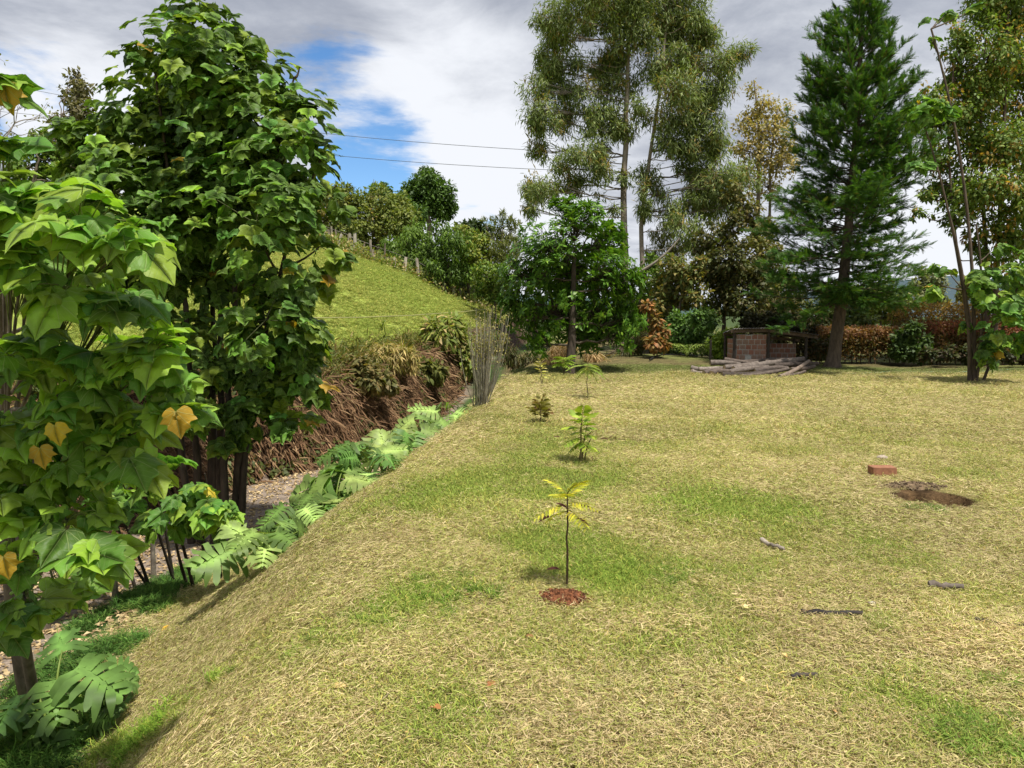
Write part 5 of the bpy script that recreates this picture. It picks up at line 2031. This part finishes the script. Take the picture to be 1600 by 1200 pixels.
def wires():
    for k, (a, b, lab) in enumerate((((60, 142), (985, 242), 'upper overhead wire crossing the blue gap in the clouds'), ((60, 180), (985, 270), 'lower overhead wire crossing the blue gap in the clouds'))):
        p, q = P(*a, 70), P(*b, 52)
        t = np.linspace(-.35, 1, 40)
        pts = p + (q - p) * t[:, None]
        pts[:, 2] -= .9 * 4 * t * (1 - t) * np.where(t < 0, .0, 1)
        m = MB()
        m.tube(pts, .018, 4, (.09, .095, .10), False)
        tag(m.build('overhead_wire', M_PAINT), lab, 'power line', 'overhead wires')


wires()

# ------------------------------------------------------------------ lane litter and verge leaves
def litter():
    n = 9000
    y = 5 + 13 * rng.random(n) ** 1.1
    lo, hi = np.interp(y, YL, LANE), np.interp(y, YS, FOOT)
    x = lo - .1 + (hi - lo + .2) * rng.random(n)
    pos = np.stack([x, y, terr(x, y) + .012], 1)
    m = MB()
    m.scatter(quad_leaf(.6, .25), pos, nrm(rdir(n) * np.array([1, 1, .25])), nrm(np.array([0, 0, 1.0]) + rdir(n) * .45), .03 + .07 * rng.random(n),
              tints(n, [(.34, .28, .22), (.26, .20, .15), (.44, .37, .30), (.16, .12, .09)]))
    tag(m.build('leaf_litter', M_DRY), 'grey-brown leaf litter scattered over the sunken lane', 'leaf litter', kind='stuff')


litter()


# ------------------------------------------------------------------ lawn grass and clippings (clump instances)
def straw_patch(seed, n, rad, Lr, w, green):
    r = np.random.default_rng(seed)
    m = MB()
    a = r.random(n) * 2 * math.pi
    q = rad * r.random(n) ** .5
    base = np.stack([q * np.cos(a), q * np.sin(a), .004 + .028 * r.random(n)], 1)
    L = Lr[0] + (Lr[1] - Lr[0]) * r.random(n) ** 1.5
    th = r.random(n) * 2 * math.pi
    el = r.normal(size=n) * .22 if not green else .55 + .55 * r.random(n)
    u = np.stack([np.cos(th) * np.cos(el), np.sin(th) * np.cos(el), np.sin(el)], 1)
    sd = np.stack([-np.sin(th), np.cos(th), np.zeros(n)], 1)
    bend = sd * (r.normal(size=n) * .22 * L)[:, None]
    ww = (w * (.6 + .8 * r.random(n)))[:, None]
    tilt = nrm(sd + np.stack([np.zeros(n), np.zeros(n), r.normal(size=n) * .6], 1))
    p0, p1, p2 = base, base + u * (L * .5)[:, None] + bend, base + u * L[:, None]
    if green:
        p2[:, 2] -= .25 * L
    else:
        p2[:, 2] = np.clip(p2[:, 2], .002, .05)
        p1[:, 2] = np.clip(p1[:, 2], .004, .06)
        base[:, 2] = np.clip(base[:, 2], .002, .05)
    V = np.stack([p0 - tilt * ww * .4, p0 + tilt * ww * .4, p1 - tilt * ww * .5, p1 + tilt * ww * .5, p2], 1).reshape(-1, 3)
    k = np.arange(n)[:, None] * 5
    F = np.concatenate([k + np.array([[0, 1, 3]]), k + np.array([[0, 3, 2]]), k + np.array([[2, 3, 4]])])
    if green:
        c = np.array([1, 1, 1.0]) * (1 + .22 * r.normal(size=(n, 1)))
        yel = r.random(n) < .18
        c[yel] *= np.array([1.7, 1.25, 1.6])
    else:
        c = np.array([1, 1, 1.0]) * (1 + .18 * r.normal(size=(n, 1)))
        dk = r.random(n) < .17
        c[dk] *= np.array([.5, .42, .36])
        gr = r.random(n) < .34
        c[gr] *= np.array([.70, .90, .45])
        pl = r.random(n) < .14
        c[pl] *= np.array([1.3, 1.32, 1.5])
    return mesh_np('clump', V, F, np.repeat(np.clip(c, .05, 3), 5, axis=0), None, False, M_GRASS)


def instancer(name, label, cat, meshes, pos, rot, scl, var, ct):
    col = bpy.data.collections.new('clump_sources')
    for k, me in enumerate(meshes):
        o = bpy.data.objects.new('clump_%02d' % k, me)
        col.objects.link(o)
    me = bpy.data.meshes.new(name)
    n = len(pos)
    me.vertices.add(n)
    me.vertices.foreach_set('co', np.asarray(pos, np.float32).ravel())
    for nm, ty, d, key in (('rot', 'FLOAT_VECTOR', rot, 'vector'), ('scl', 'FLOAT', scl, 'value'), ('var', 'INT', var, 'value'), ('ctint', 'FLOAT_COLOR', ct, 'color')):
        a = me.attributes.new(nm, ty, 'POINT')
        a.data.foreach_set(key, np.asarray(d, np.int32 if ty == 'INT' else np.float32).ravel())
    o = link(name, me)
    ng = bpy.data.node_groups.new(name, 'GeometryNodeTree')
    ng.interface.new_socket('Geometry', in_out='INPUT', socket_type='NodeSocketGeometry')
    ng.interface.new_socket('Geometry', in_out='OUTPUT', socket_type='NodeSocketGeometry')
    N, Lk = ng.nodes, ng.links
    gi, go = N.new('NodeGroupInput'), N.new('NodeGroupOutput')
    ip = N.new('GeometryNodeInstanceOnPoints')
    ci = N.new('GeometryNodeCollectionInfo')
    ci.inputs['Collection'].default_value = col
    ci.inputs['Separate Children'].default_value = True
    ci.inputs['Reset Children'].default_value = True
    ip.inputs['Pick Instance'].default_value = True

    def na(nm, ty):
        a = N.new('GeometryNodeInputNamedAttribute')
        a.data_type = ty
        a.inputs['Name'].default_value = nm
        return a.outputs['Attribute']
    er = N.new('FunctionNodeEulerToRotation')
    Lk.new(na('rot', 'FLOAT_VECTOR'), er.inputs[0])
    Lk.new(gi.outputs[0], ip.inputs['Points'])
    Lk.new(ci.outputs[0], ip.inputs['Instance'])
    Lk.new(na('var', 'INT'), ip.inputs['Instance Index'])
    Lk.new(er.outputs[0], ip.inputs['Rotation'])
    Lk.new(na('scl', 'FLOAT'), ip.inputs['Scale'])
    Lk.new(ip.outputs[0], go.inputs[0])
    md = o.modifiers.new('clumps', 'NODES')
    md.node_group = ng
    return tag(o, label, cat, kind='stuff')


def lawn_grass():
    NS, NG = 6, 4
    meshes = [straw_patch(k, 560, .20, (.016, .070), .0031, False) for k in range(NS)] + [straw_patch(50 + k, 340, .19, (.018, .052), .0032, True) for k in range(NG)]
    pts = []
    for (y0, y1, step, scl) in ((1.2, 5.5, .11, .95), (5.5, 9.5, .155, 1.25), (9.5, 14, .23, 1.7), (14, 21.5, .32, 2.1)):
        ys = np.arange(y0, y1, step)
        xs = np.arange(-4.5, 15, step)
        X, Y = np.meshgrid(xs, ys)
        X = (X + (rng.random(X.shape) - .5) * step * 1.3).ravel()
        Y = (Y + (rng.random(Y.shape) - .5) * step * 1.3).ravel()
        k = (X > -.78 * Y - 1.0) & (X < .75 * Y + 1.2)
        pts.append(np.stack([X[k], Y[k], np.full(k.sum(), scl)], 1))
    p = np.concatenate(pts)
    x, y, s = p[:, 0], p[:, 1], p[:, 2]
    ft = np.interp(y, YS, FOOT)
    hole = ((x - HOLE[0]) / .58) ** 2 + ((y - HOLE[1] - .08) / .50) ** 2 < 1.0
    so = G(881, 938)
    soil = ((x - so[0]) / .22) ** 2 + ((y - so[1]) / .21) ** 2 < 1
    bb = G(1378, 742)
    br = (np.abs(x - bb[0]) < .22) & (np.abs(y - bb[1]) < .16)
    keep = (x > ft + .25 * (fbm(x * 2, y * 2, 77) - .3)) & ~hole & ~soil & ~br
    # worn bare spots
    keep &= (fbm(x * 1.7, y * 1.7, 79) + .14 * rng.random(len(x))) >.33 - .4 * sm((np.interp(y, YS, CREST) + .3 - x) / .4)
    x, y, s = x[keep], y[keep], s[keep]
    # small clumps close up to the hole, the soil patch and the brick
    ex, ey, es = [], [], []
    for (c, a_, b_, c_, d_, k_) in (((HOLE[0], HOLE[1] + .03), .37, .30, .62, .56, 150), (so, .10, .08, .30, .28, 90), (bb, .15, .10, .26, .2, 40)):
        for _ in range(k_):
            t_ = rng.random() * 2 * math.pi
            f_ = rng.random()
            ex.append(c[0] + (a_ + (c_ - a_) * f_) * math.cos(t_))
            ey.append(c[1] + (b_ + (d_ - b_) * f_) * math.sin(t_))
            es.append(.32 + .3 * f_)
    # soil patch half covered by stray clippings; thicker heaps of clippings elsewhere
    for _ in range(26):
        t_ = rng.random() * 2 * math.pi
        f_ = rng.random() ** .5
        ex.append(so[0] + .15 * f_ * math.cos(t_)); ey.append(so[1] + .12 * f_ * math.sin(t_)); es.append(.16)
    heaps = []
    for (hx_, hy_) in ((1395, 872), (1275, 1000), (1500, 1010), (1180, 935), (1590, 1005), (1060, 985), (470, 1085), (760, 1010), (600, 850), (1330, 910), (430, 960), (900, 1130), (1120, 1150), (1330, 1130)):
        c_ = G(hx_, hy_)
        for _ in range(6):
            heaps.append(len(x) + len(ex))
            ex.append(c_[0] + rng.normal() * .16); ey.append(c_[1] + rng.normal() * .12); es.append(.6 + .4 * rng.random())
    x, y, s = np.append(x, ex), np.append(y, ey), np.append(s, es)
    n = len(x)
    g = lawn_green(x, y)
    green = rng.random(n) < np.clip(g * 1.25 - .18, .07, .85)
    var = np.where(green, NS + rng.integers(0, NG, n), rng.integers(0, NS, n))
    e = .06
    z = terr(x, y)
    nx_ = -(terr(x + e, y) - terr(x - e, y)) / (2 * e)
    ny_ = -(terr(x, y + e) - terr(x, y - e)) / (2 * e)
    from mathutils import Vector, Matrix
    rot = np.zeros((n, 3))
    th = rng.random(n) * 2 * math.pi
    # euler XYZ whose z axis is the ground normal
    rot[:, 0] = np.arctan2(-ny_, 1)
    rot[:, 1] = np.arctan2(nx_, np.sqrt(1 + ny_ ** 2))
    yaw = th
    # spin about the clump's own axis first: R = Rx-tilt * Ry-tilt * Rz-spin  -> convert to XYZ euler
    rx, ry = rot[:, 0], rot[:, 1]
    c, s_ = np.cos, np.sin
    Rx = np.stack([np.ones(n), 0 * n + np.zeros(n), np.zeros(n), np.zeros(n), c(rx), -s_(rx), np.zeros(n), s_(rx), c(rx)], 1).reshape(n, 3, 3)
    Ry = np.stack([c(ry), np.zeros(n), s_(ry), np.zeros(n), np.ones(n), np.zeros(n), -s_(ry), np.zeros(n), c(ry)], 1).reshape(n, 3, 3)
    Rz = np.stack([c(yaw), -s_(yaw), np.zeros(n), s_(yaw), c(yaw), np.zeros(n), np.zeros(n), np.zeros(n), np.ones(n)], 1).reshape(n, 3, 3)
    M = Rx @ Ry @ Rz
    eul = np.stack([np.arctan2(M[:, 2, 1], M[:, 2, 2]), np.arcsin(np.clip(-M[:, 2, 0], -1, 1)), np.arctan2(M[:, 1, 0], M[:, 0, 0])], 1)
    base = lawn_col(x, y)
    straw = np.array([.60, .495, .255]) * (1 - g[:, None] * .45) + np.array([.40, .38, .10]) * g[:, None] * .45
    grn = np.array([.37, .37, .095]) * (1 - g[:, None]) + np.array([.24, .34, .05]) * g[:, None]
    fr_ = (sm((y - 6) / 9) * .6)[:, None]
    grn = grn * (1 - fr_) + np.array([.40, .38, .13]) * fr_
    ct = np.where(green[:, None], grn, straw)
    heaps = np.array(heaps)
    green[heaps] = False
    var[heaps] = rng.integers(0, NS, len(heaps))
    ct[heaps] = np.array([.60, .475, .245]) * (.85 + .3 * rng.random((len(heaps), 1)))
    z[heaps] += .012 + .02 * rng.random(len(heaps))
    tone = .78 + .42 * fbm(x * .8, y * .8, 78)
    ct = ct * tone[:, None]
    bk = sm((y - 19.2) / 1.5)[:, None]
    ct = ct * (1 - bk) + np.array([.22, .24, .08]) * bk
    ct = np.concatenate([np.clip(ct, .01, 1), np.ones((n, 1))], 1)
    scl = s * (.85 + .35 * rng.random(n))
    instancer('lawn_grass', 'mown lawn grass and matted straw clippings', 'grass', meshes, np.stack([x, y, z], 1), eul, scl, var, ct)


lawn_grass()


def tufts():
    """longer live grass: at the near edges, the slope foot and the verge"""
    meshes = [straw_patch(80 + k, 120, .10, (.06, .16), .0055, True) for k in range(4)]
    P_, C_, S_ = [], [], []
    for (px, py, r, n, sc, c) in ((1545, 1165, .16, 14, .6, (.20, .31, .05)), (1590, 1090, .10, 6, .5, (.20, .30, .05)), (235, 1150, .14, 18, .75, (.20, .34, .035)), (175, 1180, .14, 14, .7, (.26, .36, .05)),
                                  (330, 1080, .12, 8, .5, (.22, .33, .045)), (700, 930, .24, 26, .45, (.14, .26, .03)), (590, 965, .16, 14, .45, (.16, .28, .035)), (1050, 900, .28, 24, .45, (.14, .27, .03)), (1390, 985, .1, 8, .6, (.26, .32, .07)), (480, 1020, .12, 8, .45, (.18, .28, .04)),
                                  (1460, 800, .10, 5, .6, (.12, .22, .04)), (910, 730, .12, 8, .6, (.2, .28, .05))):
        g = G(px, py)
        P_.append(g[:2] + rng.normal(size=(n, 2)) * r * .6)
        C_.append(np.tile(c, (n, 1)) * (.8 + .4 * rng.random((n, 1))))
        S_.append(sc * (.7 + .5 * rng.random(n)))
    # verge
    n = 1500
    y = 3.5 + 10 * rng.random(n)
    ft = np.interp(y, YS, FOOT)
    x = ft + .30 - .95 * rng.random(n)
    k = fbm(x * 1.6, y * 1.6, 75) > .42
    P_.append(np.stack([x[k], y[k]], 1))
    C_.append(tints(int(k.sum()), [(.085, .19, .03), (.12, .23, .035), (.06, .14, .025)]))
    S_.append(.7 + .6 * rng.random(int(k.sum())))
    p, c, s = np.concatenate(P_), np.concatenate(C_), np.concatenate(S_)
    n = len(p)
    rot = np.stack([rng.normal(size=n) * .1, rng.normal(size=n) * .1, rng.random(n) * 6.28], 1)
    instancer('long_grass', 'longer green grass tufts on the lawn and along the shaded verge', 'grass', meshes, np.concatenate([p, terr(p[:, 0], p[:, 1])[:, None]], 1), rot, s, rng.integers(0, 4, n), np.concatenate([c, np.ones((n, 1))], 1))
    # meadow turf
    meshes = [straw_patch(90 + k, 120, .30, (.08, .22), .016, True) for k in range(3)]
    n = 34000
    y = 13 + 30 * rng.random(n)
    x = -13 + 14 * rng.random(n)
    ln = np.interp(y, YL, LANE)
    k = x < ln - 1.3
    fa, fb = FENCE[0], FENCE[-1]
    side = (x - fa[0]) * (fb[1] - fa[1]) - (y - fa[1]) * (fb[0] - fa[0])
    camside = (0 - fa[0]) * (fb[1] - fa[1]) - (0 - fa[1]) * (fb[0] - fa[0])
    k &= side * np.sign(camside) > (1.3 + 2.2 * sm((fbm(x * .5, y * .5, 18) - .32) / .16)) * np.linalg.norm((fb - fa)[:2])
    x, y = x[k], y[k]
    n = len(x)
    mg = fbm(x * .5, y * .35, 16)[:, None]
    c = np.array([.285, .375, .065]) * (1 - mg) + np.array([.375, .415, .10]) * mg
    c = c * (.93 + .14 * rng.random((n, 1)))
    rot = np.stack([rng.normal(size=n) * .1, rng.normal(size=n) * .1, rng.random(n) * 6.28], 1)
    instancer('meadow_grass', 'short bright green turf of the sloping meadow', 'grass', meshes, np.stack([x, y, terr(x, y) - .035], 1), rot, .35 + .35 * rng.random(n), rng.integers(0, 3, n), np.concatenate([c, np.ones((n, 1))], 1))


tufts()


# ------------------------------------------------------------------ more of the dark thicket round the shed and beyond the hedge
back('dark_bush', 'dark mass of bush closing the view straight behind the shed', 'bush', 1220, 26.5, [(1190, 500, 22), (1220, 490, 24), (1250, 505, 24), (1280, 515, 22), (1215, 530, 24), (1250, 545, 22), (1285, 545, 20), (1180, 530, 18)], 6500, .15, [(.03, .04, .018), (.05, .055, .024), (.065, .05, .025)], group=G2, T_=L_OVAL, trunk_r=.05)
back('dark_tree', 'dull brownish tree seen between the gum foliage and the conifer', 'tree', 1180, 31, [(1165, 330, 24), (1185, 360, 28), (1150, 300, 20), (1195, 400, 30), (1170, 420, 30), (1215, 440, 30), (1205, 470, 28), (1240, 470, 26)], 7000, .17, [(.11, .12, .045), (.14, .12, .05), (.08, .10, .036)], group=G2, T_=L_OVAL)
back('dark_tree', 'shadowed tree behind the round bushy tree and the coppery shrub', 'tree', 1005, 30, [(1000, 480, 26), (1020, 505, 26), (990, 520, 24), (1035, 480, 22), (1010, 545, 22), (1040, 540, 20), (975, 470, 22)], 5200, .17, [(.045, .06, .025), (.07, .08, .03)], group=G2, T_=L_OVAL)
back('dark_bush', 'low dark bush under the rusty tree near the black hose', 'bush', 1085, 27, [(1060, 530, 16), (1085, 525, 18), (1110, 535, 18), (1040, 545, 16), (1130, 545, 16), (1100, 500, 20)], 4200, .15, [(.04, .075, .025), (.06, .10, .03)], group=G2, T_=L_OVAL, trunk_r=.04)
back('dark_bush', 'black-green undergrowth at the foot of the bright red hedge', 'bush', 1545, 22.6, [(1480, 552, 14), (1510, 555, 14), (1540, 553, 14), (1570, 552, 15), (1600, 552, 15), (1450, 556, 11), (1630, 550, 16)], 5200, .12, [(.03, .045, .02), (.045, .06, .024), (.06, .04, .025)], group=G3, T_=L_OVAL, trunk_r=.03)
back('grey_green_tree', 'low tangled green tree behind the conifer trunk', 'tree', 1320, 29, [(1300, 470, 20), (1330, 480, 22), (1290, 495, 20), (1345, 500, 20), (1320, 510, 18), (1270, 485, 16)], 3600, .17, [(.09, .13, .04), (.13, .16, .055), (.06, .09, .03)], group=G3)

lip_bush('tall dark green bush on the bank lip right behind the twiggy broom', 735, 24, [(735, 540, 22), (755, 555, 22), (720, 565, 20), (770, 535, 20), (745, 575, 18), (780, 565, 18)], 5200, .20, [(.05, .085, .024), (.08, .12, .035), (.10, .085, .04)], T_=L_OVAL)
lip_bush('dull brown-green scrub halfway down the cut bank near the lane bend', 712, 24, [(700, 585, 16), (720, 595, 16), (740, 600, 14), (680, 600, 14)], 2600, .20, [(.075, .07, .03), (.10, .085, .045), (.06, .075, .026)], T_=L_OVAL)

# bare branch leaning out beside the gum
_p = [o for o in SC.objects if o.name.startswith('leaning_branch_tree')][0]
m = MB()
m.tube(bez(P(998, 425, 28.5), P(1035, 408, 28.2), P(1062, 372, 28), 9), np.linspace(.07, .03, 9), 6, (.30, .26, .21), True, .1)
m.tube(bez(P(1040, 405, 28.2), P(1052, 405, 28.2), P(1075, 395, 28), 6), np.linspace(.035, .015, 6), 5, (.30, .26, .21), True, .1)
m.build('bare_branch', M_PALEBARK, _p, True)


def face_weeds():
    n = 14000
    y = 8 + 20 * rng.random(n)
    x = np.interp(y, YL, LANE) + .05 - 1.1 * rng.random(n)
    k = fbm(x * 1.8, y * 1.3, 66) > .56
    x, y = x[k], y[k]
    n = len(x)
    m = MB()
    m.scatter(L_OVAL, np.stack([x, y, terr(x, y) + .03 + .14 * rng.random(n)], 1), nrm(rdir(n) + np.array([.6, -.3, -.1])), nrm(rdir(n) * .6 + np.array([.6, -.4, .6])), .07 + .09 * rng.random(n),
              tints(n, [(.065, .095, .03), (.10, .12, .045), (.13, .09, .05), (.05, .07, .025)]))
    tag(m.build('weeds', M_LEAF), 'patches of small green weeds rooted in the face of the cut bank', 'undergrowth', kind='stuff')


face_weeds()


def lawn_litter():
    """chips of bark, crumbs of earth and bits of dead leaf lying in the grass"""
    n = 900
    y = 1.6 + 11 * rng.random(n) ** 1.3
    x = (-.55 * y) + (1.3 * y) * rng.random(n)
    k = x > np.interp(y, YS, FOOT) + .2
    x, y = x[k], y[k]
    k = fbm(x * 1.2, y * 1.2, 88) > .42
    x, y = x[k], y[k]
    n = len(x)
    pos = np.stack([x, y, terr(x, y) + .022 + .012 * rng.random(n)], 1)
    m = MB()
    m.scatter(quad_leaf(.5, .3), pos, nrm(rdir(n) * np.array([1, 1, .3])), nrm(np.array([0, 0, 1.0]) + rdir(n) * .5), .012 + .032 * rng.random(n) ** 2,
              tints(n, [(.10, .065, .04), (.20, .12, .07), (.38, .28, .17), (.05, .035, .028)]))
    tag(m.build('lawn_litter', M_DRY), 'small brown leaf bits and bark chips lying in the lawn', 'leaf litter', kind='stuff')


lawn_litter()
